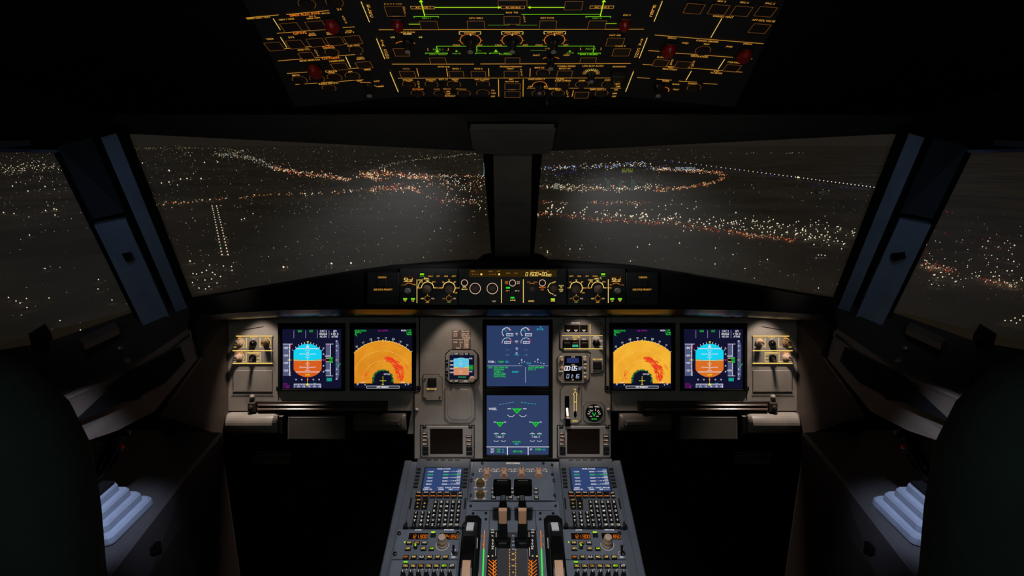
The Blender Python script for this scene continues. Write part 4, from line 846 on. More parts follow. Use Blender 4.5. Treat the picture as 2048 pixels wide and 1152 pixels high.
for x, y, s in ((845.6, 14, 'AC BUS 1'), (1026, 13.6, 'AC ESS BUS'), (1204, 13.3, 'AC BUS 2')): b.orect(x-24, y-2.6, x+23, y+2.8, .8, AMB, ON); b.text(s, x, y, 3.2, AMB, 30, ON)
for x, y, s, w in ((940, 64.8, 'COCKPIT', 24), (1024.5, 64.8, 'FWD CABIN', 30), (1109.5, 64.4, 'AFT CABIN', 32)): b.line([(x-19, y+2.4), (x-21.5, y+2.4), (x-21.5, y-2.4), (x+21.5, y-2.4), (x+21.5, y+2.4), (x+19, y+2.4)], 1, AMBL, ON); b.text(s, x, y, 3.2, AMB, w, ON)
for x, y, s, w, m in ((876, 98, 'PACK 1', 20, GRND), (1181.5, 96.8, 'PACK 2', 20, GRND)): b.line([(x-19, y+2), (x-20.5, y+2), (x-20.5, y-2.5)], .9, AMB, ON); b.line([(x+19, y+2), (x+20.5, y+2), (x+20.5, y-2.5)], .9, AMB, ON); b.text(s, x, y, 3.2, m, w, ON)
for s, x, y, w, m in (('GALY & CAB', 786, 7.5, 36, AMB), ('IDG 1', 793, 30.8, 14, AMB), ('IDG 2', 1254, 29.2, 15, AMB), ('GEN 1', 852.5, 35, 18, GRND), ('APU GEN', 951.5, 35, 28, AMB), ('BUS TIE', 1024, 24, 24, AMB), ('EXT PWR', 1095, 34.8, 27, AMB), ('GEN 2', 1194, 35, 19, GRND),
    ('PACK FLOW', 814.5, 63.6, 32, AMB), ('NORM', 814.5, 66.8, 16, AMBL), ('LO', 785.5, 73.4, 8, AMBL), ('HI', 841, 73.4, 6, AMBL), ('COLD', 913, 89.4, 14, AMB), ('HOT', 960, 89.4, 10, AMB), ('COLD', 997, 89.4, 14, AMB), ('HOT', 1051, 89.2, 10, AMB), ('COLD', 1078, 89.2, 14, AMB), ('HOT', 1132, 89, 10, AMB), ('HOT AIR', 1230.5, 69.4, 23, AMB), ('PACK 2', 1241, 91, 20, AMB), ('ENG 1 BLEED', 876, 107.6, 34, GRND), ('APU BLEED', 1011, 107.6, 26, GRND), ('ENG 2 BLEED', 1178, 107.6, 36, GRN), ('X BLEED', 1100, 96, 20, AMBD), ('RAM AIR', 913.5, 106, 17, GRND), ('SHUT', 1073, 109.6, 14, AMB), ('OPEN', 1133, 109.4, 12, AMB), ('AUTO', 1140, 105, 15, GRND),
    ('ANTI ICE', 887, 132.6, 24, AMB), ('WING', 812, 136.6, 14, AMBD), ('ENG 1', 913, 136.4, 16, AMB), ('ENG 2', 957, 136.4, 16, AMB), ('PROBE/WINDOW', 1022, 132.4, 44, AMB), ('HEAT', 1021, 136.4, 14, AMB), ('MAN V/S', 1079, 134.4, 19, AMB), ('CABIN PRESS', 1133, 131.6, 36, AMB), ('MODE SEL', 1130, 136.2, 24, AMB), ('LDG ELEV AUTO', 1186, 131, 42, AMB), ('DITCHING', 1238.5, 132.4, 26, AMB),
    ('STROBE', 815.5, 159, 20, AMB), ('ON', 817, 162, 8, AMB), ('BEACON', 862, 158.6, 20, AMB), ('ON', 862, 161.6, 7, AMB), ('EXT LT', 887, 158, 18, AMB), ('WING', 910, 158, 14, AMB), ('ON', 911, 161.4, 7, AMB), ('NAV & LOGO', 964, 158, 29, AMB), ('ON', 965, 161.4, 7, AMB), ('APU', 1022, 158, 9, AMB), ('MASTER SW', 1024, 162.6, 27, AMB), ('START', 1024, 178, 16, AMB), ('AVAIL', 1024, 171, 14, AMBD), ('ON', 1023, 187, 7, AMBD),
    ('RWY TURN OFF', 836, 177.6, 22, AMBO), ('LAND', 895, 177, 14, AMBD), ('ON', 896, 182, 7, AMB), ('OFF', 897, 186.5, 8, AMB), ('RETRACT', 900.5, 191, 21, AMB), ('T.O', 985.5, 180, 7, AMB), ('TAXI', 987, 185.6, 9, AMB), ('OFF', 986, 192, 8, AMB), ('OVHD INTEG LT', 1073, 157.6, 34, AMB), ('ICE IND', 1120, 157, 16, AMB), ('& STBY COMPASS', 1126, 160.4, 32, AMB), ('ANN LT', 1218, 159, 18, AMB), ('DOME', 1164, 160.4, 12, AMB), ('TEST', 1238, 161, 12, AMB), ('BRT', 1236, 167, 9, AMB), ('DIM', 1236, 172, 8, AMB), ('OFF', 1061, 172.4, 8, AMB), ('BRT', 1092, 172.4, 8, AMB), ('SEAT BELTS', 1110, 177.2, 26, AMB), ('ON', 1116, 179.6, 7, AMB), ('EMER EXIT LT', 1196, 178, 32, AMB), ('ON', 1232, 178.6, 7, AMB), ('ARM', 1229, 186, 9, AMB), ('OFF', 1228, 192, 8, AMB)):
    b.text(s, x, y, 2.7, m, w, ON)
for x, y, o in ((808, 18, 0), (1048, 36, 0), (836.5, 167, 0), (1042, 143, 0), (1134, 186, 0)): vtext(b, 'AUTO', x, y-5, y+6, AMB, h=2.2, w=3.6, dx=1.5)
for x, y in ((941, 81), (1024.5, 81), (1109, 80.6)):
    b.arc(x, y-1.5, 20.5, -40, 220, 1.2, AMBO, ON, 26); b.dot(x, 69, 1.9, AMBL, ON, 8)
    for a in (0, 45, 135, 180): b.tick(x, y-1.5, 20.5, 24, a, 1, AMB, ON)
b.arc(814.5, 97, 26.5, 45, 135, 1.3, AMBO, ON); b.arc(1101, 125, 22, 45, 135, 1.3, AMBO, ON)
for a in range(0, 196, 15): b.tick(1182, 146, 10+3*(a % 30 == 0)*0, 17, 187-a, 1, AMBL if 30 < a < 150 else AMB, ON)
for x, y in ((1079, 172.6),): b.arc(x, y-3, 14, -10, 190, 1.1, AMBO, ON)
b.build('legend', tc_)
for x, y, w, h in ((790, 17.5, 34, 20), (858, 45.5, 33, 17), (952, 45.2, 32, 16.5), (1024, 35.6, 30, 15.5), (1096, 45, 31.5, 17), (1194, 45, 33, 17), (1147, 6, 33, 17), (803, 100, 27, 15), (1230, 79, 32, 15.5), (1242.5, 100, 32, 14.5), (876, 117, 30, 12), (1025, 117, 28, 12), (1176, 117, 30, 12), (815.5, 144.5, 28, 13), (913, 144.6, 27, 13), (957, 144.6, 27, 13), (1023, 144.6, 28, 13), (1129, 144, 28, 13.5), (1025, 169, 29, 12), (1025, 185, 29, 12), (1163, 186, 26, 12)):
    ov_btn(FO, tc_, x, y, w, h)
b = MB(FO); b.pbox(980, -6, 1000, 6, 0, .003, darkglass); b.build('meter_window', tc_); ov_btn(FO, tc_, 1025, 1, 56, 11)
for x, y, r in ((818, 168, 13), (863, 168, 13), (908, 168, 13.5), (966, 167.5, 13.5), (835, 186, 13), (880, 186, 12), (928, 186, 13), (966, 185, 13), (1086, 145, 13.5), (1125, 168, 13.5), (1164, 168, 13), (1216.5, 168, 13.5), (1077, 186, 13), (1116, 186, 13), (1203, 186, 13)): ov_ring(FO, tc_, x, y, r)
for x, y, r, h in ((816, 82, 11, .016), (941, 82, 11, .016), (1024.5, 82, 11, .016), (1107, 82, 11, .016), (1101, 117, 11, .016), (1182, 146, 10, .014), (1079, 172, 9, .012)): ov_knob(FO, tc_, x, y, r, h)
for x, y in ((796, 42), (1249, 41)): ov_guard(FO, tc_, x, y, 11)
b = MB(FO); b.pbox(1222, 139, 1250, 150, 0, .012, black, .002); b.build('guard_cover', tc_)
for x, y in ((883, 168), (1094, 186)): b = MB(FO); b.pknob(x, y, 4, [(1, 0), (.7, .012), (1, .018), (.6, .021)], black, seg=10); b.build('toggle_switch', tc_)
# left
F = FOL; tl = ov_thing(F, 640, 100, 'left overhead panel slanting away with red guards at GPWS and calls')
b = MB(F); b.pprism([(455, -60), (714, -60), (806, 194), (590, 215)], -.03, 0, over_m, .001); b.build('plate', tl)
b = MB(F)
for q in ((45, 130, 290, 108), (350, 105, 668, 75), (280, 247, 658, 215), (775, 205, 862, 198), (228, 372, 913, 317), (287, 455, 913, 403), (355, 550, 520, 538), (735, 520, 995, 500), (418, 633, 928, 597)): b.line([Lz(*q[:2]), Lz(*q[2:])], 1.3, AMB, ON)
for q in ((250, 137, 303, 220), (305, 277, 352, 353), (795, 423, 832, 503)): b.line([Lz(*q[:2]), Lz(*q[2:])], 1.4, AMBL, ON)
for s, x, y, w, h in (('EMER ELEC PWR', 490, 104, 64, 4.4), ('EMER GEN TEST', 140, 130, 50, 3), ('GEN 1 LINE', 350, 141, 32, 3), ('RAT &', 545, 118, 14, 2.6), ('EMER GEN', 552, 132, 28, 2.6), ('MAN ON', 645, 95, 16, 2.6), ('GPWS', 450, 245, 28, 4.6), ('TERR', 225, 290, 16, 3), ('SYS', 385, 277, 12, 3), ('G/S', 540, 249, 12, 2.6), ('MODE', 545, 261, 16, 2.6), ('FLAP', 678, 241, 14, 2.6), ('MODE', 683, 252, 16, 2.6), ('LDG', 820, 228, 12, 2.6), ('FLAP 3', 825, 240, 18, 2.6), ('RCDR', 663, 345, 24, 4.4), ('GND CTL', 480, 370, 26, 3), ('CVR ERASE', 670, 358, 24, 2), ('CVR TEST', 855, 340, 26, 3), ('OXYGEN', 680, 433, 36, 4.4), ('MASK MAN ON', 525, 450, 42, 3), ('PASSENGER', 730, 455, 32, 3), ('CREW', 905, 430, 14, 2.6), ('SUPPLY', 910, 441, 18, 2.6), ('CALLS', 685, 533, 24, 4), ('MECH', 420, 563, 15, 3), ('FWD', 690, 545, 12, 2.6), ('AFT', 830, 537, 10, 3), ('EMER', 960, 520, 14, 3), ('RAIN RPLNT', 670, 624, 42, 3.6), ('21', 745, 66, 9, 3.6), ('OFF', 900, 606, 10, 2.6), ('SLOW', 1030, 608, 12, 2.6), ('FAST', 1063, 647, 12, 2.6)):
    p = Lz(x, y); b.text(s, p[0], p[1], h, AMBO if h > 4 else AMB, w, ON)
vtext(b, 'AUTO', *[Lz(775, 0)[0]], 32, 44, AMB, h=3, w=4, dx=6); vtext(b, 'AUTO', 630, 99, 110, AMB, h=2.6, w=4, dx=6)
b.line([Lz(905, 618), Lz(975, 618), Lz(1005, 635), Lz(1030, 650), Lz(1080, 646)], 1.2, AMB, ON); b.build('legend', tl)
for x, y, w, h in ((582, 50, 34, 19), (632, 46.5, 34, 19), (549, 88, 31, 17), (591, 84, 31, 17), (632.5, 80.3, 31, 17), (670, 77.5, 31, 17), (706, 75, 31, 17), (613.5, 107, 27, 14), (679.5, 128.6, 29, 13.5), (728, 125.6, 29, 13.5)): ov_btn(F, tl, x, y, w, h)
for x, y, r in ((664, 103.5, 14), (712, 99, 14), (599.5, 158.8, 15), (634, 156.2, 15), (669, 154, 15), (705, 150.8, 15), (658, 175.3, 14), (614, 7, 17.5), (669, 3.5, 17.5)): ov_ring(F, tl, x, y, r)
for x, y in ((664, 43), (629, 134)): ov_guard(F, tl, x, y, 14)
ov_knob(F, tl, 738, 170, 11, .018)
# right
F = FOR; tr = ov_thing(F, 1420, 100, 'right overhead panel slanting away with two red cargo smoke guards')
b = MB(F); b.pprism([(1336, -60), (1600, -60), (1470, 215), (1244, 194)], -.03, 0, over_m, .001); b.build('plate', tr)
b = MB(F)
for q in ((1075, 260, 1893, 325), (1028, 378, 1110, 382), (1222, 395, 1663, 428), (1775, 437, 1808, 440), (985, 480, 1733, 540), (943, 580, 1035, 587), (1090, 592, 1203, 600), (1258, 607, 1390, 615), (1442, 625, 1545, 631)): b.line([Rz(*q[:2]), Rz(*q[2:])], 1.3, AMB, ON)
for q in ((1580, 135, 1497, 280), (1602, 442, 1553, 516), (1350, 533, 1310, 602)): b.line([Rz(*q[:2]), Rz(*q[2:])], 1.4, AMBL, ON)
for s, x, y, w, h in (('SEC 2', 1580, 5, 18, 3), ('SEC 3', 1750, 15, 18, 3), ('FAC 2', 1945, 22, 20, 3.2), ('CARGO VENT', 1590, 121, 43, 3.4), ('AFT ISOL VALVE', 1895, 151, 48, 3.4), ('CARGO SMOKE', 1470, 306, 46, 3), ('FWD', 1305, 321, 13, 3), ('TEST', 1465, 329, 13, 2.6), ('FWD', 1637, 348, 13, 3), ('DISCH', 1205, 283, 17, 3), ('DISCH', 1775, 327, 18, 3), ('VENTILATION', 1410, 421, 36, 3.6), ('BLOWER', 1137, 429, 24, 3), ('CAB FANS', 1672, 467, 27, 3), ('ENG', 1195, 505, 10, 2.4), ('MAN START', 1190, 518, 30, 3), ('ENG', 1540, 532, 10, 2.4), ('N1 MODE', 1540, 546, 24, 3), ('WIPER', 1158, 606, 15, 3.4), ('RAIN RPLNT', 1360, 626, 18, 3), ('SLOW', 1235, 631, 15, 2.6), ('FAST', 1236, 671, 12, 2.6)):
    p = Rz(x, y); b.text(s, p[0], p[1], h, AMB, w, ON)
vtext(b, 'OVRD', 1345, 119, 128, AMB, h=2.4, w=4, dx=-3); vtext(b, 'OVRD', 1388, 122, 131, AMB, h=2.4, w=4, dx=-3)
p = Rz(1135, 672); b.arc(1324, 180, 14, -10, 80, 1.4, AMBO, ON); b.build('legend', tr)
for x, y, w, h in ((1388, 12, 34, 20), (1437, 14, 34, 20), (1483, 17, 34, 20), (1531, 18, 34, 20), (1519, 52, 34, 18.5), (1321.5, 121.6, 28, 13.5), (1366, 125, 28, 13.5), (1463.6, 132, 29, 14)): ov_btn(F, tr, x, y, w, h)
for x, y, r in ((1406, 100, 15.5), (1388, 174.5, 14)): ov_ring(F, tr, x, y, r)
for x, y in ((1338, 93), (1489, 103)): ov_guard(F, tr, x, y, 14)
ov_knob(F, tr, 1317, 170, 11, .018)
# ================================================================ PEDESTAL
A = lambda x, y, h=0: FD.p(x, y, h)
pd = thing(FD, 'center_pedestal', 1025, 1050, 'wide blue-grey centre pedestal standing below the main panel between the footwells', 'pedestal')
uT = FD.uv(821, 922)[0]; vT = FD.uv(1025, 921)[1]; vB = vT-.62; W = -uT+.003
b = MB(FD); b.box(-W, vB, W, vT, -.10, -.0005, rail_grey, .004); b.build('top_plate', pd)
for s in (-1, 1): b = MB(FD); b.box(s*(W+.003)-.009, vB, s*(W+.003)+.009, vT, -.12, .003, rail_grey, .003); b.build('side_rail', pd)
b = MB(FD); b.prism([(-W-.008, vB), (W+.008, vB), (W+.008, vT), (-W-.008, vT)], -.45, -.08, mat('pedestal_side_dark', (26, 26, 28), .6)); b.build('body', pd)
# ---- MCDU
def mcdu(label):
    t = thing(FD, 'flight_computer_keypad', 873, 990, label, 'keypad computer')
    uL, uR = FD.uv(835, 930)[0], FD.uv(941, 930)[0]; v1 = FD.uv(880, 924)[1]; v0 = FD.uv(880, 1059.5)[1]; w_ = uR-uL
    um = (uL+uR)/2; hb = .3
    b = MB(FD); b.prism([(uL+.006, v0), (uR-.006, v0), (uR-.003, v0+.012), (uR, v0+.014), (uR, v1-.05), (uR, v1), (uL, v1), (uL, v0+.014), (uL+.003, v0+.012)], 0, .012, mat('keypad_grey', (92, 94, 98), .5), .0015); b.build('case', t)
    b = MB(FD)
    for dx in (-.038, -.02, -.002, .016, .034): b.box(um+dx-.006, v1-.006, um+dx+.006, v1-.002, .012, .0135, black)
    b.build('annunciator_windows', t)
    q = [FD.uv(*p, .013) for p in ((852, 936), (925, 936), (919, 982), (844, 982))]; sL = (q[0][0]+q[3][0])/2; sR = (q[1][0]+q[2][0])/2; sT, sB = q[0][1], q[2][1]
    b = MB(FD); b.box(sL-.004, sB-.002, sR+.004, sT+.004, .012, .0126, mat('screen_surround', (46, 52, 62), .3)); b.box(sL, sB, sR, sT, .0120, .0132, glow((46, 66, 112), 1, True)); so = b.build('screen', t)
    b = MB(FD); H = sT-sB
    def tx(s, fx, fy, h, m, w, al='C'):
        v, f, Wd = glyphs(s); k = w*(sR-sL)/Wd; hh = h*H/.7; ox = {'C': Wd/2, 'L': 0, 'R': Wd}[al]
        b.add([(sL+(sR-sL)*fx+(x-ox)*k, sB+H*fy+(y-.35)*hh, .0136) for x, y in v], f, m)
    tx('FROM CYYZ33R', .5, .955, .055, WHT, .36)
    for i, (a_, c_) in enumerate((('UGER', '310'), ('MOXTA', '275'), ('TELEX', '225'), ('CAKUN', '379'), ('MUZIL', '263'))):
        y = .83-.137*i; m = LGRN if i == 1 else WHT; tx(a_, .08, y, .055, m, .15, 'L'); tx('0000', .57, y, .055, m, .14); tx('---/1500', .98, y+.01, .045, m, .33, 'R'); tx(c_, .98, y+.07, .045, WHT, .10, 'R')
    tx('DEST', .05, .135, .045, WHT, .14, 'L'); tx('UTC  DIST EFOB', .98, .135, .045, WHT, .58, 'R'); tx('KJFK13L', .03, .065, .055, WHT, .24, 'L'); tx('0006', .5, .065, .055, WHT, .14); tx('380', .75, .065, .055, WHT, .1); tx('----', .97, .065, .04, WHT, .14, 'R')
    b.build('screen_text', so)
    def key(u, v, w, h, s=None, rnd=False, col=None, tw=.45, m=None, hh=.0055):
        b = MB(FD)
        if rnd: b.lathe((u, v), [(w/2, .012), (w/2, .012+hh*.8), (w/2*.85, .012+hh)], keyblk, 14)
        else: b.box(u-w/2, v-h/2, u+w/2, v+h/2, .012, .012+hh, m or keyblk, .0009)
        if s:
            gv, gf, Wd = glyphs(s); H_ = h*.5/.7; kx = min(w*tw/Wd, H_*1.15)
            b.add([(u+(x-Wd/2)*kx, v+(y-.35)*H_, .0123+hh) for x, y in gv], gf, col or PALEW)
        b.build('key', t)
    # line select keys
    for i in range(6):
        f = i/5
        for side in (0, 1):
            p = FD.uv((835.5+(828.5-835.5)*f) if side == 0 else (935.3+(932.5-935.3)*f), 938.5+35*f, .014); u = sorted(p)[0] if False else p[0]
            key(uL+.0085 if side == 0 else uR-.0085, p[1], .0105, .0052, hh=.004, m=mat('line_key_black', (24, 24, 28), .5))
    # function keys
    def row(x0, x1, y, names, w, h, col, tw=.7):
        a, c = FD.uv(x0, y, .015), FD.uv(x1, y, .015); k = len(names)
        for i, s in enumerate(names): key(a[0]+(c[0]-a[0])*i/(k-1), a[1], w, h, s, col=col, tw=tw)
    row(838, 908.5, 986, ('DIR', 'PROG', 'PERF', 'INIT', 'DATA', ''), .0135, .0066, PALE)
    row(837, 907.5, 993, ('F-PLN', 'RAD NAV', 'FUEL PRED', 'SEC F-PLN', 'ATC COMM', 'MCDU MENU'), .0135, .0072, AMBO, .8)
    row(837.5, 851, 1000.8, ('AIRPORT', ''), .0135, .0068, AMB); row(835.5, 849.5, 1007.7, ('<-', 'A'), .0135, .0075, AMBL, .35); row(834.5, 848, 1015, ('->', 'V'), .0135, .0075, AMBL, .35)
    row(921, 921.01, 988, ('BRT',), .009, .009, PALE) if False else key(FD.uv(921, 987, .015)[0], FD.uv(921, 987, .015)[1], .009, .0068, 'BRT', col=PALE, tw=.7)
    key(FD.uv(920.5, 993.2, .015)[0], FD.uv(920.5, 993.2, .015)[1], .009, .0068, 'DIM', col=PALE, tw=.7)
    a = FD.uv(871.4, 1005, .015); c = FD.uv(950*0+913.8, 1050.5, .015); c = (FD.uv(914, 1050.5, .015)[0], FD.uv(914, 1050.5, .015)[1])
    uA = (FD.uv(871.4, 1005.5, .015)[0]+FD.uv(864.8, 1050.5, .015)[0])/2; uE = (FD.uv(918.3, 1005.5, .015)[0]+FD.uv(914, 1050.5, .015)[0])/2
    LT = ['ABCDE', 'FGHIJ', 'KLMNO', 'PQRST', 'UVWXY', ['Z', '/', 'SP', 'OVFY', 'CLR']]
    for r_ in range(6):
        v = a[1]+(c[1]-a[1])*r_/5
        for k in range(5): key(uA+(uE-uA)*k/4, v, .0092, .0098, LT[r_][k], tw=.5 if len(LT[r_][k]) == 1 else .8)
    n0 = FD.uv(832, 1026.5, .015); n1 = FD.uv(828.5, 1050.5, .015); uN = (n0[0]+FD.uv(828, 1051, .015)[0])/2; dN = .0148
    for r_, tr_ in enumerate(('123', '456', '789', ('.', '0', '+/-'))):
        for k in range(3): key(uN+dN*k, n0[1]+(n1[1]-n0[1])*r_/3, .0098, .0098, tr_[k], True, tw=.42)
    for u in (uL+.004, uR-.004): b = MB(FD); b.box(u-.0018, v0+.045, u+.0018, v0+.075, .012, .0128, black); b.build('side_slot', t)
    for u, v in ((uL+.002, v0+.004), (uR-.002, v0+.004)): b = MB(FD); b.lathe((u, v), [(.0062, 0), (.0062, .008), (.004, .0115), (.002, .012)], darkscrew, 14); b.build('corner_fastener', t)
    return t
m1 = mcdu('left keypad computer with blue text screen, between the left rail and the thrust levers')
copy_tree(m1, 'right keypad computer with blue text screen, between the thrust levers and right rail', FD.U*.3575)
# ---- radio panel
def pk(F, t, x0, x1, y, w, h, names, cols, n0=.006, hh=.004, name='key', tw=.7):
    a, c = F.uv(x0, y, n0), F.uv(x1, y, n0); k = len(names)
    for i, s in enumerate(names):
        u = a[0]+(c[0]-a[0])*i/max(1, k-1); b = MB(F); b.box(u-w/2, a[1]-h/2, u+w/2, a[1]+h/2, n0, n0+hh, keyblk, .0008)
        if s:
            gv, gf, Wd = glyphs(s); b.add([(u+(x-Wd/2)*w*tw/Wd, a[1]+(y_-.35)*h*.5/.7, n0+hh+.0004) for x, y_ in gv], gf, cols[i % len(cols)])
        b.build(name, t)
def radio(label):
    t = thing(FD, 'radio_panel', 862, 1095, label, 'radio panel')
    uL, uR = FD.uv(810, 1066)[0], FD.uv(929, 1066)[0]; v1 = FD.uv(870, 1061.5)[1]; v0 = FD.uv(870, 1121.5)[1]
    uL, uR = -W+.008, -W+.008+.139
    b = MB(FD); b.box(uL, v0, uR, v1, 0, .006, ped_grey, .0012); b.build('case', t)
    for x0, x1, s, lx in ((817.5, 856, '121.900', 823), (879, 917, '124.850', 884)):
        b = MB(FD); r = b.RB(x0, 1066.5, x1, 1079, .006); b.box(*r, .006, .0068, mat('radio_window_black', (26, 14, 10), .25)); so = b.build('readout_window', t)
        b = MB(FD); k = FD.sc(lx, 1075); u = r[0]+(r[2]-r[0])*.16; Wc = (r[2]-r[0])*.80/6.2; v = r[1]+(r[3]-r[1])*.42; H = (r[3]-r[1])*.52
        for ch in s:
            if ch == '.': b.flat([(u+Wc*.15, v-H/2), (u+Wc*.3, v-H/2), (u+Wc*.3, v-H/2+Wc*.2), (u+Wc*.15, v-H/2+Wc*.2)], AMBO, .0072); u += Wc*.5; continue
            L_, R_, T, B, M = u, u+Wc*.68, v+H/2, v-H/2, v; P = {'a': ((L_, T), (R_, T)), 'b': ((R_, T), (R_, M)), 'c': ((R_, M), (R_, B)), 'd': ((L_, B), (R_, B)), 'e': ((L_, M), (L_, B)), 'f': ((L_, T), (L_, M)), 'g': ((L_, M), (R_, M))}
            for g in SEG[ch]: b.uline(P[g], Wc*.13, AMBO, .0072)
            u += Wc
        b.build('digits', so)
    b = MB(FD); b.text('ACTIVE', 837, 1063.6, 2.6, WHT, 13, .0064); b.text('STBY/CRS', 898, 1063.4, 2.6, WHT, 19, .0064); b.text('OFF', 907, 1118, 2.8, WHT, 8, .0064)
    b.arc(885.5, 1092.5, 13, 165, 375, 1.1, mat('cream_marking', (236, 216, 196), .5), .0066); b.arc(907.5, 1110.5, 4.6, 0, 360, .9, mat('cream_marking', (236, 216, 196), .5), .0066, 16); b.text('N', 910.5, 1103, 2.6, WHT, 2, .0064)
    b.line([(808.8, 1105), (822, 1105)], 1.2, groove, .0064); b.build('legend', t)
    pk(FD, t, 866.5, 866.5, 1071.5, .0115, .0098, [''], [YEL]); b = MB(FD); b.text('<>', 867, 1070, 5, GRNY, 9.5, .0105); b.rect(863, 1069.6, 870, 1071.8, GRNY, .0105); b.build('transfer_arrows', t)
    pk(FD, t, 818.5, 849, 1087.5, .0125, .0074, ('VHF1', 'VHF2', 'VHF3'), (AMBL, AMB, PALEW)); b = MB(FD); b.dot(810, 1088, 1.7, GRNY, .0066, 8); b.build('green_lamp', t)
    pk(FD, t, 816.5, 816.5, 1099, .0115, .008, ('HF1',), (AMBL,)); pk(FD, t, 847, 863, 1099, .0115, .008, ('HF2', 'AM'), (AMBL, GRNY))
    b = MB(FD); b.pknob(831.6, 1099, 3.6, [(1.2, .006), (1.1, .010)], keyblk, seg=14); b.dot(831.8, 1096.8, 1.6, GRNY, .0106, 8); b.text('SEL', 831.6, 1094, 2.2, GRNY, 5, .0106); b.build('key', t)
    pk(FD, t, 812, 891.5, 1115.6, .0118, .0082, ('NAV', 'VOR', 'ILS', 'MLS', 'ADF', 'BFO'), (AMBO, AMBL, PALEW, AMBL, AMBL, AMBL))
    b = MB(FD); b.pknob(885.5, 1092.5, 9.5, [(1.12, .006), (1.1, .010), (1.0, .011), (1, .020), (.92, .022), (.86, .024), (.82, .030), (.76, .032), (.4, .0325)], beige, 1, 30, .05); b.build('tuning_knob', t, False)
    b = MB(FD); c = FD.uv(907.5, 1110.5, .006); b.bar([(c[0], c[1], .004), (c[0], c[1]+.004, .018), (c[0], c[1]+.007, .028)], [.0035, .004, .0055], [.0035, .004, .0055], black); b.build('toggle_switch', t)
    for px, py in ((804, 1071), (925, 1071), (799, 1112), (921, 1112)): b = MB(FD); u = uL+.005 if px < 860 else uR-.005; b.lathe((u, FD.uv(px, py)[1]), [(.0042, .006), (.004, .010), (.002, .0108)], darkscrew, 12); b.build('screw', t)
    return t
r1 = radio('left radio panel with frequencies 121.900 and 124.850, below the left keypad')
copy_tree(r1, 'right radio panel with frequencies 121.900 and 124.850, below the right keypad', FD.U*(.3555))
def audio(label):
    t = thing(FD, 'audio_panel', 855, 1140, label, 'audio panel')
    v1 = FD.uv(870, 1123)[1]; v0 = v1-.075; uL = -W+.008; b = MB(FD); b.box(uL, v0, uL+.139, v1, 0, .006, ped_grey, .0012); b.build('case', t)
    pk(FD, t, 811.5, 904, 1133.5, .0130, .0092, ('CALL', 'CALL', 'CALL', 'CALL', 'CALL', 'MECH', 'ATT'), (AMBL, AMBL, AMB, AMBL, AMBL, GRNY, PALEW)); b = MB(FD); b.rect(808, 1128.4, 816.5, 1131.6, GRN, .0106); b.build('call_lamp', t)
    a, c = FD.uv(806.5, 1152, .006), FD.uv(899.5, 1152, .006)
    for i in range(7):
        u = a[0]+(c[0]-a[0])*i/6; b = MB(FD); b.lathe((u, a[1]), [(.0056, .006), (.0056, .010), (.0048, .012), (.0046, .018), (.0036, .020)], black, 16, 1, .08); b.uline([(u, a[1]), (u, a[1]+.004)], .0008, PALEW, .0204); b.build('volume_knob', t)
        b = MB(FD); b.text(str(i+1) if i < 5 else ' .'[1:], 0, 0, 3, PALEW, 2) if False else None
    b = MB(FD)
    for i, x in enumerate((813.5, 829.5, 845, 859.5, 875.5, 891.5)): b.text('12312A'[i], x, 1142, 2.8, PALEW, 2, .0064)
    b.build('legend', t)
    return t
a1 = audio('left audio panel with a row of CALL buttons, at the bottom of the picture'); copy_tree(a1, 'right audio panel with a row of CALL buttons, at the bottom of the picture', FD.U*(.3555))
# ---- switching / ECAM control panel
uc = -(-W+.008+.139)+.0015
uc = .1165
t = thing(FD, 'switching_panel', 1025, 965, 'switching panel with four tan selectors and display key rows behind the thrust levers', 'control panel')
vs1 = FD.uv(1025, 926)[1]; vs0 = FD.uv(1025, 1004)[1]; ux = FD.uv(943.5, 960)[0]
b = MB(FD); b.box(ux, vs0, -ux, vs1, 0, .006, ped_grey, .0012); b.build('plate', t)
n = .0064; cr = mat('cream_marking', (236, 216, 196), .5)
b = MB(FD); b.text('SWITCHING', 1026, 930, 3.4, PALEW, 27, n)
for x, s in ((974, 'ATT HDG'), (1008, 'AIR DATA'), (1043, 'EIS DMC'), (1077.5, 'ECAM/ND')):
    b.line([(x-13, 946), (x-10.5, 947), (x-5, 943.5)], 1, cr, n); b.line([(x+14, 946), (x+11, 947), (x+6, 943.5)], 1, cr, n); b.text('3', x-15, 946, 3, PALEW, 2, n); b.text('3', x+15.6, 946, 3, PALEW, 2, n); b.text('CAPT', x-13, 942, 2.2, PALE, 8, n); b.text('F/O', x+12.5, 942, 2.2, PALE, 6, n)
for y, s in ((971, 'UPPER DISPLAY'), (993, 'LOWER DISPLAY')):
    b.arc(961, y+.5, 10.5, -30, 210, 1.1, cr, n); b.text(s, 962, y-7, 2.4, PALE, 26, n); b.text('OFF', 951, y+8, 2.4, PALE, 6, n); b.text('BRT', 969, y+8, 2.4, PALE, 6, n)
b.text('ECAM', 961, 961.5, 2.8, PALEW, 14, n); b.line([(945, 1005), (1105, 1005)], 1.2, groove, n); b.build('legend', t)
for x in (974, 1008, 1043, 1077.5):
    b = MB(FD); c = FD.uv(x, 948, .01); b.lathe((c[0], c[1]-.002), [(.0088, .006), (.0085, .009)], tan, 20); b.box(c[0]-.0062, c[1]-.010, c[0]+.0062, c[1]+.010, .006, .024, tan, .002); b.box(c[0]-.0008, c[1]+.0, c[0]+.0008, c[1]+.009, .0238, .0244, groove); b.build('selector_knob', t)
for y in (971.5, 994): b = MB(FD); b.pknob(961, y, 8.4, [(1, .006), (1, .010), (.85, .012), (.8, .017), (.7, .019)], mat('bronze_knob', (128, 100, 62), .35, metal=.3), 1, 26, .12); b.build('brightness_knob', t)
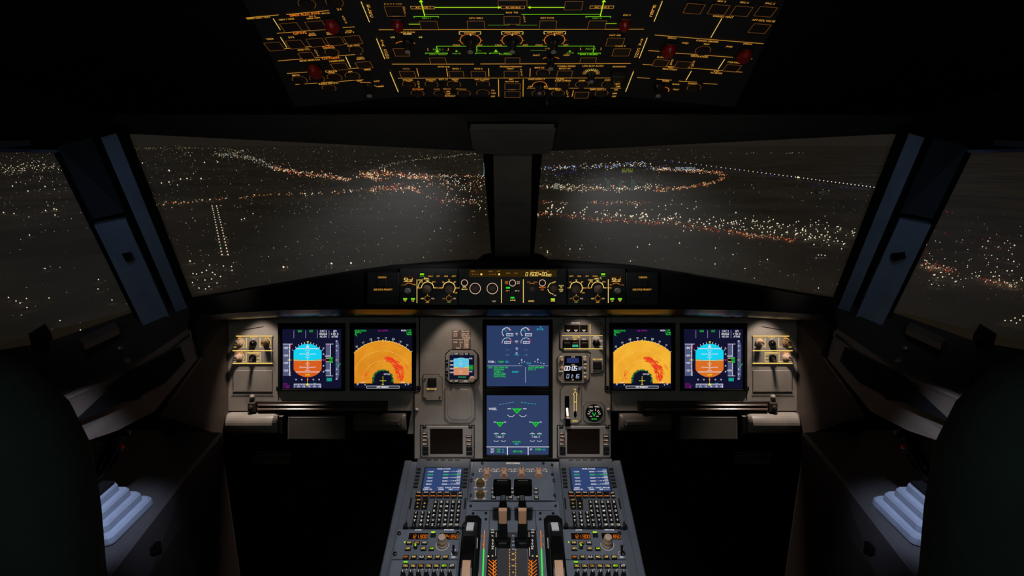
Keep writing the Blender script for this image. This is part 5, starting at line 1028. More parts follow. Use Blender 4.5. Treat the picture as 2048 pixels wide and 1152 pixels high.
for x, y in ((965, 930.6), (1086.5, 930.6), (946, 953), (1104, 934), (1104.5, 953), (943.5, 965), (1107, 965), (942.5, 995), (1109, 995)): b = MB(FD); b.pknob(x, y, 2.8, [(1, .006), (.95, .009), (.5, .0098)], darkscrew, seg=12); b.build('screw', t)
for x, y, w in ((985.5, 979, .0075), (1024.5, 979, .0075), (985.5, 987, .0075), (1025, 987, .0075), (1072, 979, .0118), (1072, 986.8, .0115), (987, 996.4, .0118), (1021, 996.2, .0118), (1038, 996.2, .0105), (1073, 996.6, .0115)):
    c = FD.uv(x, y, .006); b = MB(FD); b.box(c[0]-w/2, c[1]-.0036, c[0]+w/2, c[1]+.0036, .006, .0095, keyblk, .0007); gv, gf, Wd = glyphs('CLR' if w > .008 else 'O'); b.add([(c[0]+(p-Wd/2)*w*.6/Wd, c[1]+(q-.35)*.004/.7, .0099) for p, q in gv], gf, PALEW); b.build('key', t)
# ---- quadrant
t = thing(FD, 'throttle_quadrant', 1025, 1080, 'blue-grey throttle quadrant with lit scales, green bars and orange hatching under the levers', 'throttle quadrant')
vq1 = FD.uv(1025, 1006)[1]; b = MB(FD); b.box(-.1085, vB+.05, .1085, vq1, 0, .005, ped_grey, .001); b.build('plate', t)
b = MB(FD); n = .0054
b.line([(943, 1024), (1107, 1024)], 1, groove, n)
for x in (980.5, 1070): b.line([(x, 1025), (x+(x-1025)*.06, 1064)], 1, groove, n)
for x, y in ((946.5, 1030), (972, 1029.5), (972, 1041.5), (1080.5, 1029.5), (1106, 1030), (1080.5, 1041.5), (941.5, 1015), (1111, 1015)): b.pknob(x, y, 3, [(1, .005), (.8, .0072)], darkscrew, seg=10)
b.build('quadrant_screws', t)
b = MB(FD)
b.prism([FD.uv(*q) for q in ((979, 1065), (996, 1065), (994, 1160), (972, 1160))], .005, .0085, mat('scale_plate_black', (30, 30, 33), .35), .0006)
b.prism([FD.uv(*q) for q in ((1055, 1065), (1072, 1065), (1079, 1160), (1058, 1160))], .005, .0085, mat('scale_plate_black', (30, 30, 33), .35), .0006)
b.prism([FD.uv(*q) for q in ((997, 1068), (1053, 1068), (1056, 1160), (994, 1160))], .005, .0070, mat('scale_deck_grey', (74, 72, 74), .3), .0006); b.build('scale_plates', t)
b = MB(FD); n = .0089
def fx(x, y): return 1025+(x-1025)*(1+(y-1080)*.0012)
for s, g in ((-1, 1), (1, -1)):
    X = lambda d: CX+s*d
    b.line([(X(32.5), 1070), (X(34), 1117)], 1.2, cr, n+.0002)
    b.text('TO', X(40), 1065, 2.6, PALEW, 6, n); b.text('GA', X(40), 1069.6, 2.6, PALEW, 7, n); b.text('CL', X(40), 1076.6, 2.6, PALEW, 4, n); b.text('0', X(40), 1117, 3, PALEW, 3, n)
    for i, ch in enumerate('A/THR'): b.text(ch, X(39.5-.3*i*0), 1085+i*4.3, 3.2, PALEW, 4, n)
    for i in range(5): b.line([(X(33-1), 1125+i*7), (X(40), 1132+i*7), ], 1.6, AMBO, n); b.line([(X(48), 1125+i*7), (X(40), 1132+i*7)], 1.3, AMBO, n); b.line([(X(33), 1131+i*7), (X(40), 1125+i*7)], 1, AMBO, n)
    b.line([(X(38), 1130), (X(38.5), 1156)], 1.4, AMBO, n)
    b.dot(X(48.5), 1117.6, 1.7, AMBL, n)
    b.line([(X(56), 1064), (X(57.5), 1101)], 1.3, AMBO, .0056)
    b.line([(X(57.5), 1102), (X(59.5), 1160)], 2.8, glow((60, 230, 80)), .0060)
    b.line([(X(72), 1108), (X(67.5), 1108), (X(69), 1160)], 1.1, AMB, .0056)
    for y, q in ((1075, '2'), (1092, '3'), (1107, 'UP'), (1140, '14')): b.text(q, X(61 if y < 1100 else 72), y, 4, AMB if y > 1100 else AMBD, 5, .0056)
for i, y in enumerate((1076, 1081, 1087, 1094.5, 1102.5, 1112, 1123.5, 1135.5, 1149)): b.text(('75', '', '100', '30', '25', '20', '15', '10', '5')[i] or '-', CX+1, y, 2.6, AMBL if i > 4 else WHTD, 5, .0074)
y = 1094
while y < 1156:
    b.rect(CX-4.6, y-.5, CX-3, y+.5, AMBL, .0074) if False else None
    for s in (-1, 1): b.rect(CX+s*6-.9, y-.6, CX+s*6+.9, y+.6, AMBL if int(y) % 2 else AMBO, .0074)
    y += 3.1
b.build('scale_marks', t)
for s, nm in ((-1, 'left'), (1, 'right')):
    X = lambda d: CX+s*d
    t = thing(FD, 'thrust_lever', X(20), 1075, '%s of the two black thrust levers with a tan plate on its stem' % nm, 'thrust lever')
    u = FD.uv(X(20), 1078)[0]; w1 = .0245
    P = [FD.p(X(20.5), 1090, -.004), FD.p(X(20.5), 1070, .020), FD.p(X(19), 1045, .060), FD.p(X(18.2), 1016, .085), FD.p(X(17.5), 1000, .098), FD.p(X(17.5), 990, .105)]
    P = [Vector((u*.98 if i < 3 else u*(.98-.03*(i-2)), p.y, p.z)) for i, p in enumerate(P)]
    b = MB(FD); b.bar(P, [.024, .022, .020, .0195, .013, .011], [.014, .012, .010, .010, .010, .010], gloss); b.build('stem', t)
    q0, q1 = FD.uv(X(28), 1088, .004), FD.uv(X(10), 1068, .02)
    b = MB(FD); c = FD.p(X(20), 1077.5, .014); b.bar([Vector((c.x-.0165, c.y, c.z)), Vector((c.x+.0165, c.y, c.z))], .012, .012, black) if False else b.box(c.x-.0175, c.y-.006, c.x+.0175, c.y+.006, .004, .016, gloss, .004); b.box(c.x-.008, c.y-.0015, c.x+.008, c.y+.0015, .0158, .0166, steel); b.box(c.x-.0165, c.y-.018, c.x+.0165, c.y-.004, .004, .011, gloss, .003); b.build('hinge_roller', t)
    T = FD.p(X(19.5), 1043, .062); B_ = FD.p(X(19.5), 1018, .0905); T.x = B_.x = P[3].x+0*u
    b = MB(FD); b.bar([T, B_], .0175, .0155, tan); b.build('stem_plate', t)
    h0 = FD.p(X(20), 990, .100); h1 = FD.p(X(20), 963, .116); h0.x = h1.x = FD.p(X(20.5), 975, .105).x
    b = MB(FD); b.bar([h0+Vector((0, -.001, 0)), h0.lerp(h1, .5)+Vector((0, 0, .006)), h1], [.038, .039, .038], [.020, .026, .020], gloss); m_ = h0.lerp(h1, .62)+Vector((0, 0, .006+.0125)); b.box(m_.x-.011, m_.y-.0012, m_.x+.011, m_.y+.0012, m_.z-.001, m_.z+.001, steel); b.build('grip', t)
    b = MB(FD); k = h0.lerp(h1, .6); b.box(k.x-s*.0175-.002, k.y-.004, k.x-s*.0175+.002, k.y+.004, k.z-.004, k.z+.012, mat('disconnect_button', (120, 96, 84), .4), .001, True); b.build('side_button', t)
    # trim wheel
    t = thing(FD, 'pitch_trim_wheel', X(80), 1120, '%s of the two big black pitch trim wheels with a white index mark' % nm, 'trim wheel')
    uw = FD.uv(X(81), 1050, .0)[0]; r_ = .150; vc = FD.uv(1025, 1045)[1]-.120; zc = -.085
    b = MB(FD); seg = 64; prof = [(-.0145, r_-.014), (-.0145, r_-.004), (-.011, r_), (.011, r_), (.0145, r_-.004), (.0145, r_-.014), (.006, r_-.03), (.006, .02), (-.006, .02), (-.006, r_-.03)]
    vs = []; fs = []; k = len(prof)
    for i in range(seg):
        a_ = 2*math.pi*i/seg
        for x_, rr_ in prof: vs.append((uw+x_, vc+rr_*math.cos(a_), zc+rr_*math.sin(a_)))
    for i in range(seg):
        for j in range(k): fs.append((i*k+j, ((i+1) % seg)*k+j, ((i+1) % seg)*k+(j+1) % k, i*k+(j+1) % k))
    b.add(vs, fs, gloss); b.build('wheel', t)
    for a0, a1, hw, m_, nm2 in ((66, 52, .0075, white, 'index_mark'), (109, 96, .0080, tan, 'grip_plate')):
        b = MB(FD); vs = []; fs = []
        for i in range(7):
            a_ = R(a0+(a1-a0)*i/6)
            for x_, rr_ in ((-hw, r_-.001), (-hw, r_+.0025), (hw, r_+.0025), (hw, r_-.001)): vs.append((uw+x_, vc+rr_*math.cos(a_), zc+rr_*math.sin(a_)))
        for i in range(6):
            for j in range(3): fs.append((i*4+j, i*4+4+j, i*4+5+j, i*4+1+j))
        fs += [(0, 1, 2, 3), (24, 27, 26, 25)]; b.add(vs, fs, m_); b.build(nm2, t)
    b = MB(FD); vm = vc
    b.prism([(uw-.021, vB+.06), (uw+.021, vB+.06), (uw+.021, vc+.125), (uw+.012, vc+.135), (uw-.012, vc+.135), (uw-.021, vc+.125)], .0005, .0062, matte, .001); b.build('wheel_well', t)
    b = MB(FD); b.line([(X(80-10), 1080), (X(80-9), 1100)], 1.4, cr, .0066); b.line([(X(95), 1080), (X(97), 1100)], 1.4, cr, .0066); b.build('well_marks', t)
# ================================================================ COCKPIT SHELL
def MV(v, s): return Vector((v.x*s, v.y, v.z))
def slab(pts, off, m, name, parent=None, b=None, top=0.0):
    """extrude a 3-D outline by a vector; top > 0 shrinks the far face to give a bevel"""
    own = b is None; b = b or MB(); pts = [Vector(p) for p in pts]; k = len(pts); c = sum(pts, Vector())/k; off = Vector(off)
    q = [c+(p-c)*(1-top)+off for p in pts]; fs = [tuple(range(k)), tuple(range(k, 2*k))[::-1]]+[(i, (i+1) % k, k+(i+1) % k, k+i) for i in range(k)]
    b.add(pts+q, fs, m); return b.build(name, parent) if own else b
def lerp3(a, b, f): return a.lerp(b, f)
WTR = at(968, 303, y=1.35); WTL = at(256, 266, x=-.72); WBR = at(986, 514, z=1.10); WBL = at(383, 594, z=1.10); WBM = at(790, 526, z=1.10)
STR = at(118, 306, x=-.86); SBR = at(272, 622, z=1.10); SBB = at(95, 684, z=1.10); STL = at(0, 305, x=-.97); SBL = at(0, 700, z=1.10)
STLL = at(-260, 300, x=-1.06); SBLL = at(-260, 760, x=-1.12)
# panes
gl = bpy.data.materials.new('windshield_glass'); gl.use_nodes = True; nt = gl.node_tree; nt.nodes.clear()
o_ = nt.nodes.new('ShaderNodeOutputMaterial'); tr0 = nt.nodes.new('ShaderNodeBsdfTransparent'); di = nt.nodes.new('ShaderNodeBsdfDiffuse'); mxn = nt.nodes.new('ShaderNodeMixShader')
nz = nt.nodes.new('ShaderNodeTexNoise'); nz.inputs['Scale'].default_value = 6; mr = nt.nodes.new('ShaderNodeMapRange'); mr.inputs['To Min'].default_value = .07; mr.inputs['To Max'].default_value = .10
tc0 = nt.nodes.new('ShaderNodeTexCoord'); nt.links.new(tc0.outputs['Object'], nz.inputs[0]); nt.links.new(nz.outputs['Fac'], mr.inputs[0]); nt.links.new(mr.outputs[0], mxn.inputs[0])
di.inputs[0].default_value = (.8, .8, .78, 1); nt.links.new(tr0.outputs[0], mxn.inputs[1]); nt.links.new(di.outputs[0], mxn.inputs[2]); nt.links.new(mxn.outputs[0], o_.inputs[0])  # pale diffuse film mixed into the glass to make the grey haze veil
nw = 0
for s in (-1, 1):
    for P in ([WBL, WBM, WBR, WTR, WTL], [SBLL, SBR, STR, STLL]):
        nw += 1; b = MB(); n_ = 12; C4 = (P[0], P[2], P[3], P[4]) if len(P) == 5 else P; vs = []
        for r_ in range(n_+1):
            for c_ in range(n_+1):
                u_, v_ = c_/n_, r_/n_; q = C4[0].lerp(C4[1], u_).lerp(C4[3].lerp(C4[2], u_), v_); q = q+Vector((0, .03, .02))*(math.sin(math.pi*u_)*math.sin(math.pi*v_))+Vector((0, .006, .004)); vs.append(MV(q, -s))
        b.add(vs, [(r_*(n_+1)+c_, r_*(n_+1)+c_+1, (r_+1)*(n_+1)+c_+1, (r_+1)*(n_+1)+c_) for r_ in range(n_) for c_ in range(n_)], gl); o = b.build('window_%d' % nw, None, True); o['kind'] = 'structure'
# pillars between windshield and side window, in ribs
def pil(f, t): return lerp3(lerp3(WTL, STR, f), lerp3(WBL, SBR, f), t)
for s, w in ((1, 'left'), (-1, 'right')):
    t = wthing('windshield_side_pillar', tuple(MV(pil(.5, .5), s)), 'blue-lit grey pillar between the windshield and the %s side window' % w, 'pillar')
    inw = Vector((.02, -.035, 0))
    def strip(f0, f1, t0, t1, d, m, name, bev=.0, lo=0):
        P = [pil(f0, t0), pil(f1, t0), pil(f1, t1), pil(f0, t1)]; P = [MV(p, s) for p in P]; o = MV(inw*d, s); slab(P, o, m, name, t, top=bev)
    strip(-.01, 1.0, -.10, 1.16, .25, matte, 'backing'); strip(-.01, .10, -.04, 1.02, .7, matte, 'windshield_seal'); strip(.12, .34, -.02, 1.10, 1.1, pillar_m, 'front_trim', .02)
    strip(.46, .93, .40, 1.16, 1.4, pillar_m, 'lower_trim', .02); strip(.44, .92, -.03, .38, 1.15, mat('pillar_black_cover', (34, 36, 40), .7), 'upper_cover', .02); strip(.93, 1.03, -.02, 1.02, .7, matte, 'side_window_seal')
    c = MV(pil(.66, .62)+inw*1.42, s); b = MB(); b.add([c+Vector((-.012, 0, .006)), c+Vector((.010, -.006, .010)), c+Vector((.014, -.006, -.002)), c+Vector((-.006, 0, -.010))], [(0, 1, 2, 3)], matte); slab([Vector(v) for v in b.v], MV(inw*.2, s), matte, 'finger_slot', t)
# centre post
cpT = at(CX, 303, y=1.33); 
def cp(px, t):
    a = at(px, 300, y=1.335); b_ = at(px, 514, z=1.098); return a.lerp(b_, t)
t = wthing('windshield_center_post', tuple(at(CX, 410, y=1.45)), 'dark centre post between the two windshields', 'post')
P = [cp(966, -.02), cp(1084.5, -.02), at(1067, 516, z=1.095), at(984, 516, z=1.095)]; slab(P, (0, -.012, -.004), matte, 'post_backing', t)
a0, a1 = at(986, 298, y=1.32), at(1064.5, 298, y=1.32); b0, b1 = at(990, 514, s=1.62), at(1060.5, 514, s=1.62)
slab([a0, a1, b1, b0], (0, -.02, -.012), mat('post_dark_brown', (110, 102, 96), .9, spec=.05), 'post_cover', t, top=.03)
b = MB(); q = at(CX, 508, s=1.60)
for i in range(12): pass
P = [at(x, y, s=1.61) for x, y in ((956, 518), (966, 509), (985, 505), (1065, 505), (1084, 509), (1096, 518))]; slab(P, (0, -.03, 0), matte, 'post_foot', t)
t = wthing('standby_compass', tuple(at(CX, 404, s=1.42)), 'small folded standby compass with a red dot on the centre post', 'compass')
P = [at(x, y, s=1.41) for x, y in ((1003, 396), (1047, 396), (1051, 402), (1046, 409), (1004, 409), (999, 402))]; slab(P, (0, -.018, -.004), black, 'housing', t, top=.06)
for x, m, r in ((1010, mat('dim_lens', (120, 110, 104), .3), 3.4), (1024, redp, 4.2), (1040, mat('dim_lens', (120, 110, 104), .3), 3.4)):
    F_ = Frame(at(x, 403, s=1.385), cR, cU); b = MB(F_); k = 1.385/FL; b.lathe((0, 0), [(r*k, -.004), (r*k, .002), (r*k*.7, .004), (r*k*.3, .005)], m, 12); b.build('red_knob' if m is redp else 'lamp', t)
bpy.context.view_layer.update()
# header above the windshields and hatch
HT = [at(120, 232, y=1.02), at(CX, 242, y=1.16)]
def hdr(s):
    P = [MV(WTL+Vector((-.03, 0, 0)), s), MV(WTR, s), Vector((0, WTR.y, WTR.z)), Vector((0, 1.16, 1.505)), MV(at(250, 236, y=1.00), s)]; return P
for s, w in ((1, 'left'), (-1, 'right')):
    b = MB(); P = hdr(s); slab(P, (0, -.02, 0.004), head_m, 'wall_front_%s' % w).__setitem__('kind', 'structure')
    # band above the side window
    P = [MV(q, s) for q in (STR+Vector((0.0, 0, 0)), STLL, STLL+Vector((.10, -.05, .16)), at(195, 236, y=.98), WTL)]; o = slab(P, (s*.02, -.01, 0), dark_m, 'trim_%d' % (1 if s > 0 else 2), top=.0); o['kind'] = 'structure'
    P = [MV(q+Vector((.012, -.012, 0)), s) for q in (STR+Vector((-.005, 0, 0)), STLL, STLL+Vector((.04, -.02, .045)), STR+Vector((.045, -.02, .035)))]; o = slab(P, (s*.012, -.008, 0), mat('window_band_grey', (120, 128, 150), .6), 'trim_%d' % (3 if s > 0 else 4), top=.01); o['kind'] = 'structure'
    t = wthing('grab_handle', tuple(MV(at(10, 289, x=-.93), s)), 'short black grab handle above the %s side window' % w, 'handle')
    a_, b_ = at(-60, 291, x=-.90), at(33, 287, x=-.86); d_ = Vector((.025, 0, 0)); slab([MV(q, s) for q in (a_+Vector((0, 0, .006)), b_+Vector((0, 0, .006)), b_-Vector((0, 0, .003)), a_-Vector((0, 0, .006)))], MV(d_, s), black, 'bar', t)
    for f_ in (.1, .9): q = a_.lerp(b_, f_); slab([MV(q+Vector(v), s) for v in ((0, -.006, .005), (0, .006, .005), (0, .006, -.005), (0, -.006, -.005))], MV(Vector((-.05, 0, 0)), s), black, 'mount', t)
    t = wthing('sun_visor_clip', tuple(MV(at(697, 252, y=1.2), s)), 'tiny dark clip on the header above the %s windshield' % w, 'clip')
    c_ = at(697, 253, y=1.195); slab([MV(c_+Vector(v), s) for v in ((-.009, 0, .008), (.009, 0, .008), (.005, 0, -.008), (-.005, 0, -.008))], (0, -.02, 0), matte, 'clip', t)
t = wthing('header_hatch', tuple(at(CX, 270, s=1.24)), 'wide grey hatch with a black slot, above the centre post', 'hatch')
hp = lambda x, y, d=0: at(x, y, y=1.135+(y-246)/53*.16-d)
ho = Vector((0, -.010, -.010))
slab([hp(x, y) for x, y in ((938, 248), (1112, 248), (1106, 286), (1096, 299), (954, 299), (944, 286))], ho, mat('hatch_grey', (105, 101, 97), .8, spec=.1), 'cover', t, top=.015)
slab([hp(x, y, .014) for x, y in ((1001, 266), (1048, 266), (1048, 275), (1001, 275))], (0, -.002, -.002), matte, 'slot', t)
for q in (((935, 248), (941, 248), (948, 287), (943, 287)), ((1109, 248), (1115, 248), (1107, 287), (1102, 287))): slab([hp(x, y, .012) for x, y in q], (0, -.004, -.004), matte, 'hatch_seam', t)
# ceiling, overhead surround, walls, floor
def struct(name, vs, m, off=(0, 0, 0)):
    o = slab(vs, off, m, name); o['kind'] = 'structure'; return o
X = 1.15
b = MB(); rows = [[Vector((x, 1.165, 1.50)), Vector((x, .93, 1.60)), Vector((x, .5, 1.80)), Vector((x, -.2, 2.05)), Vector((x, -1.3, 2.1))] for x in (-X, X)]
vs = rows[0]+rows[1]+[v+Vector((0, 0, .03)) for v in rows[0]+rows[1]]; b.add(vs, [(i, i+5, i+6, i+1) for i in range(4)]+[(10+i, 11+i, 16+i, 15+i) for i in range(4)], dark_m); o = b.build('ceiling'); o['kind'] = 'structure'
t = wthing('overhead_housing', (0, .93, 1.60), 'black housing that frames the overhead panels along their front edge', 'overhead housing')
b = MB(FO); r0 = FO.uv(560, 200); b.prism([FO.uv(575, 214), FO.uv(1475, 214), FO.uv(1475, 201), FO.uv(575, 201)], -.055, -.004, dark_m); b.build('front_rim', t)
o = t.children[0]; o.matrix_world = FO.M @ Matrix.Translation((0, 0, 0)); o.matrix_parent_inverse = t.matrix_basis.inverted(); 
me = o.data; me.transform(Matrix.Translation(Vector(t['_o'])))
struct('floor', [(-1.3, -1.3, 0), (1.3, -1.3, 0), (1.3, 2.2, 0), (-1.3, 2.2, 0)], dark_m, (0, 0, -.03))
struct('wall_back', [(-1.3, -1.3, 0), (1.3, -1.3, 0), (1.3, -1.3, 2.15), (-1.3, -1.3, 2.15)], dark_m, (0, -.03, 0))
for s, w in ((-1, 'left'), (1, 'right')):
    struct('wall_%s' % w, [(s*1.16, -1.3, 0), (s*1.16, 1.3, 0), (s*1.16, 1.3, .82), (s*1.16, .3, .92), (s*1.16, .2, 1.08), (s*1.16, -1.3, 1.08)], dark_m, (s*.03, 0, 0))
    struct('wall_%s_rear' % w, [(s*1.16, -1.3, 1.08), (s*1.16, .20, 1.08), (s*1.16, .20, 2.1), (s*1.16, -1.3, 2.1)], dark_m, (s*.03, 0, 0))
    struct('wall_%s_upper' % w, [MV(STLL, -s), (s*1.16, .20, 1.40), (s*1.16, .20, 2.10), (s*1.12, .93, 1.64), MV(STLL+Vector((.10, -.02, .17)), -s)], dark_m, (s*.02, 0, 0))
    struct('wall_front_%s_lower' % w, [(0, 1.72, 0), (s*1.16, 1.5, 0), (s*1.16, 1.45, .80), (s*.75, 1.5, 1.0), (0, 1.72, 1.08)], dark_m, (0, .03, 0))
# ================================================================ SIDES: sills, sidewall panels, consoles, sidesticks, seats
for s, w in ((1, 'left'), (-1, 'right')):
    M3 = lambda v: MV(Vector(v), s)
    # window sill ledge
    F1 = at(376, 656, x=-.715); F2 = at(258, 740, x=-.735); F3 = at(120, 806, x=-.76); F4 = at(-80, 900, x=-.80)
    t = wthing('window_sill_ledge', tuple(M3(lerp3(SBR, F2, .5))), 'dark sloping ledge under the %s side window' % w, 'ledge')
    vs = [M3(q) for q in (WBL, SBR, SBB, SBL, SBLL, F4, F3, F2, F1)]; b = MB(); b.add(vs+[v+Vector((0, 0, -.02)) for v in vs], [(0, 1, 8), (1, 2, 7, 8), (2, 3, 6, 7), (3, 4, 5, 6)]+[(9, 17, 10), (10, 17, 16, 11), (11, 16, 15, 12), (12, 15, 14, 13)], side_m); b.build('top', t)
    P = [at(x, y, z=1.09) for x, y in ((160, 690), (232, 655), (240, 668), (170, 700))]; slab([M3(q) for q in P], (0, 0, .012), fascia_m, 'edge_strip', t)
    P = [at(x, y, z=1.085) for x, y in ((62, 690), (95, 668), (108, 690), (100, 705), (68, 712))]; slab([M3(q) for q in P], (0, 0, .022), matte, 'window_crank_housing', t)
    for x, y in ((238, 697), (250, 722)):
        q = M3(at(x, y, z=1.065)); b = MB(); FF = Frame(q, cR, cU); b = MB(FF); b.lathe((0, 0), [(.006, -.006), (.006, .004), (.003, .006)], steel, 10); o = b.build('stud', None); o.parent = t; o.matrix_parent_inverse = Matrix.Translation(-Vector(t['_o']))
    # sidewall panel with black recess
    t = wthing('sidewall_panel', tuple(M3(at(280, 780, x=-.73))), 'tan sidewall panel with a black angular recess, under the %s side window' % w, 'sidewall panel')
    O = [(376, 656), (399, 712), (309, 823), (235, 861), (170, 883), (60, 930), (-80, 1000), (-80, 900), (120, 806), (258, 740)]
    P = [M3(at(x, y, x=-.72-.04*max(0, (376-x)/256*.5))) for x, y in O]; slab(P, M3((-.02, 0, 0)), fascia_m, 'panel', t)
    P = [M3(at(x, y, x=-.7165-.04*max(0, (376-x)/256*.5))) for x, y in ((360, 693), (370, 722), (330, 766), (284, 790), (277, 799), (262, 801), (240, 806), (140, 850), (203, 791), (258, 744), (314, 718))]; slab(P, M3((.001, 0, 0)), matte, 'recess', t)
    P = [M3(at(x, y, x=-.714)) for x, y in ((398, 640), (408, 712), (402, 715), (388, 650))]; slab(P, M3((-.01, 0, 0)), matte, 'front_edge', t)
    # forward side panel beside the main panel
    t = wthing('forward_side_panel', tuple(M3(at(425, 760, s=1.44))), 'dim brown side panel between the main panel and the %s sidewall' % w, 'side panel')
    P = [at(395, 646, s=1.36), at(455, 640, s=1.475), at(455, 868, s=1.475), at(446, 872, s=1.46), at(330, 878, s=1.36), at(320, 830, s=1.30), at(400, 716, s=1.30)]; slab([M3(q) for q in P], (0, .012, -.002), side_m, 'panel', t)
    # console
    t = wthing('side_console', tuple(M3((-.86, .9, .4))), 'long grey side console carrying the %s sidestick' % w, 'console')
    e0 = at(447, 868, x=-.715); e1 = at(372, 957, x=-.707); e2 = at(222, 1152, x=-.675); e3 = Vector((-.66, .56, .745))
    g0 = at(447, 935, x=-.72); g1 = at(372, 1040, x=-.705); g2 = at(298, 1152, x=-.68); g3 = Vector((-.665, .56, .64))
    E = [e0, e1, e2, e3]; G = [g0, g1, g2, g3]; Rr = [q+Vector((-.008, 0, .004)) for q in E]; T = [Vector((-1.12, q.y+(.02), q.z+.006)) for q in E]; K = [Vector((-.72, q.y, 0.0)) for q in G]
    rows = [T, Rr, E, G, K]; vs = [M3(q) for r in rows for q in r]; b = MB(); fs = [(j*4+i, j*4+i+1, (j+1)*4+i+1, (j+1)*4+i) for j in range(2) for i in range(3)]; b.add(vs, fs+[(8+i, 9+i, 13+i, 12+i) for i in range(3)], console_m); b.add(vs, [(12+i, 13+i, 17+i, 16+i) for i in range(3)]+[(0, 4, 8, 12, 16)], side_m); b.build('body', t)
    P = [at(x, y, x=-.70) for x, y in ((283, 1095), (294, 1083), (304, 1082), (303, 1093), (291, 1107), (283, 1108))]; slab([M3(q+Vector((.012, 0, 0))) for q in P], M3((.006, 0, 0)), black, 'catch', t)
    # sidestick
    zt_ = lerp3(e1, e2, .5).z+.006
    c0 = at(325, 1003, z=zt_); c1 = at(264, 1092, z=zt_)
    cx_, cy_ = -.795, (c0.y+c1.y)/2; hy = (c0.y-c1.y)/2
    t = wthing('sidestick', tuple(M3((cx_, cy_, zt_))), 'black sidestick with a red button rising from a stepped grey rubber boot, %s console' % w, 'control stick')
    b = MB(); prof = []; n_ = 4; hx = .078; lv = []
    for i in range(n_):
        f0 = 1-.17*i; z0 = zt_+.017*i; lv += [(f0, z0), (f0*1.0, z0+.004), (f0*.985, z0+.012), (f0*.93, z0+.0165), (f0-.16, z0+.017)]
    rows = []
    for f_, z_ in lv:
        a_, c_ = hx*f_, hy*f_; r_ = .012*f_; ring_ = []
        for (sx1, sy1, st_) in ((1, 1, 0), (-1, 1, 90), (-1, -1, 180), (1, -1, 270)):
            for q in (0, 30, 60, 90): an = R(st_+q); ring_.append(M3((cx_+sx1*(a_-r_)+r_*math.cos(an), cy_+sy1*(c_-r_)+r_*math.sin(an), z_)))
        rows.append(ring_)
    k = 16; vs = [q for r in rows for q in r]; fs = [(j*k+i, j*k+(i+1) % k, (j+1)*k+(i+1) % k, (j+1)*k+i) for j in range(len(rows)-1) for i in range(k)]+[tuple((len(rows)-1)*k+i for i in range(k))]; b.add(vs, fs, boot); b.build('rubber_boot', t)
    ztop = lv[-1][1]
    def tube(b, pts, rad, m, k=12, flat=1.0):
        rows = []
        for i, p in enumerate(pts):
            d = (pts[min(i+1, len(pts)-1)]-pts[max(i-1, 0)]).normalized(); a_ = d.cross(Vector((0, 1, 0))).normalized(); c_ = d.cross(a_)
            rows.append([p+a_*rad[i]*math.cos(2*math.pi*j/k)*flat+c_*rad[i]*math.sin(2*math.pi*j/k) for j in range(k)])
        vs = [q for r in rows for q in r]; b.add(vs, [(j*k+i, j*k+(i+1) % k, (j+1)*k+(i+1) % k, (j+1)*k+i) for j in range(len(rows)-1) for i in range(k)]+[tuple(range(k))[::-1], tuple((len(rows)-1)*k+i for i in range(k))], m)
    b0 = Vector((cx_, cy_, ztop-.004)); h_ = at(222, 900, x=-.79)
    pts = [M3(b0), M3(b0+Vector((0, .002, .02))), M3(lerp3(b0, h_, .35)), M3(lerp3(b0, h_, .6)), M3(lerp3(b0, h_, .85)), M3(h_), M3(h_+Vector((.004, .012, .020))), M3(h_+Vector((.006, .018, .034)))]
    b = MB(); tube(b, pts, [.020, .016, .013, .016, .017, .018, .018, .010], gloss); b.build('grip', t, True)
    tp = h_+Vector((.0, .014, .030)); b = MB(); tube(b, [M3(tp+Vector((-.035, 0, -.006))), M3(tp), M3(tp+Vector((.028, .004, -.008)))], [.010, .015, .009], black); b.build('grip_head', t, True)
    q = M3(at(243, 893, x=-.758)); b = MB(); tube(b, [q+Vector((0, .012, 0)), q+Vector((0, .004, 0)), q, q+Vector((0, -.003, .001))], [.0065, .0065, .0058, .003], mat('red_push_button', (210, 16, 24), .3)); b.build('red_button', t)
    b = MB(); tube(b, [M3(tp+Vector((.018, -.01, .0))), M3(tp+Vector((.016, -.022, -.018))), M3(tp+Vector((.02, -.016, -.036)))], [.005, .006, .004], black); b.build('trigger', t)
    P = [M3(Vector((cx_+dx, cy_+dy, ztop))) for dx, dy in ((-.03, -.02), (.035, -.02), (.035, .024), (-.03, .024))]; slab(P, (0, 0, .006), black, 'boot_collar', t)
    # seat
    t = wthing('pilot_seat', tuple(M3((-.62, .30, 0))), 'dark green-grey seat back seen from behind, at the %s edge' % w, 'seat')
    Z = [(1.280, .10), (1.274, .175), (1.256, .215), (1.220, .238), (1.17, .246), (1.10, .236), (1.02, .220), (.92, .206), (.80, .20), (.66, .20), (.50, .19), (.40, .18)]
    xc = -.642; yb = .46; rows = []
    for z_, hw in Z:
        yy = yb+(z_-1.0)*-.10; ring_ = []
        for j in range(20):
            a_ = 2*math.pi*j/20; ca, sa = math.cos(a_), math.sin(a_); ex = .55
            ring_.append(M3((xc+hw*abs(ca)**ex*(1 if ca > 0 else -1), yy+.055*(min(1, hw/.2))*abs(sa)**ex*(1 if sa > 0 else -1), z_)))
        rows.append(ring_)
    k = 20; vs = [q for r in rows for q in r]; b = MB(); b.add(vs, [(j*k+i, j*k+(i+1) % k, (j+1)*k+(i+1) % k, (j+1)*k+i) for j in range(len(rows)-1) for i in range(k)]+[tuple(range(k))[::-1], tuple((len(rows)-1)*k+i for i in range(k))], seatm); b.build('backrest', t, True)
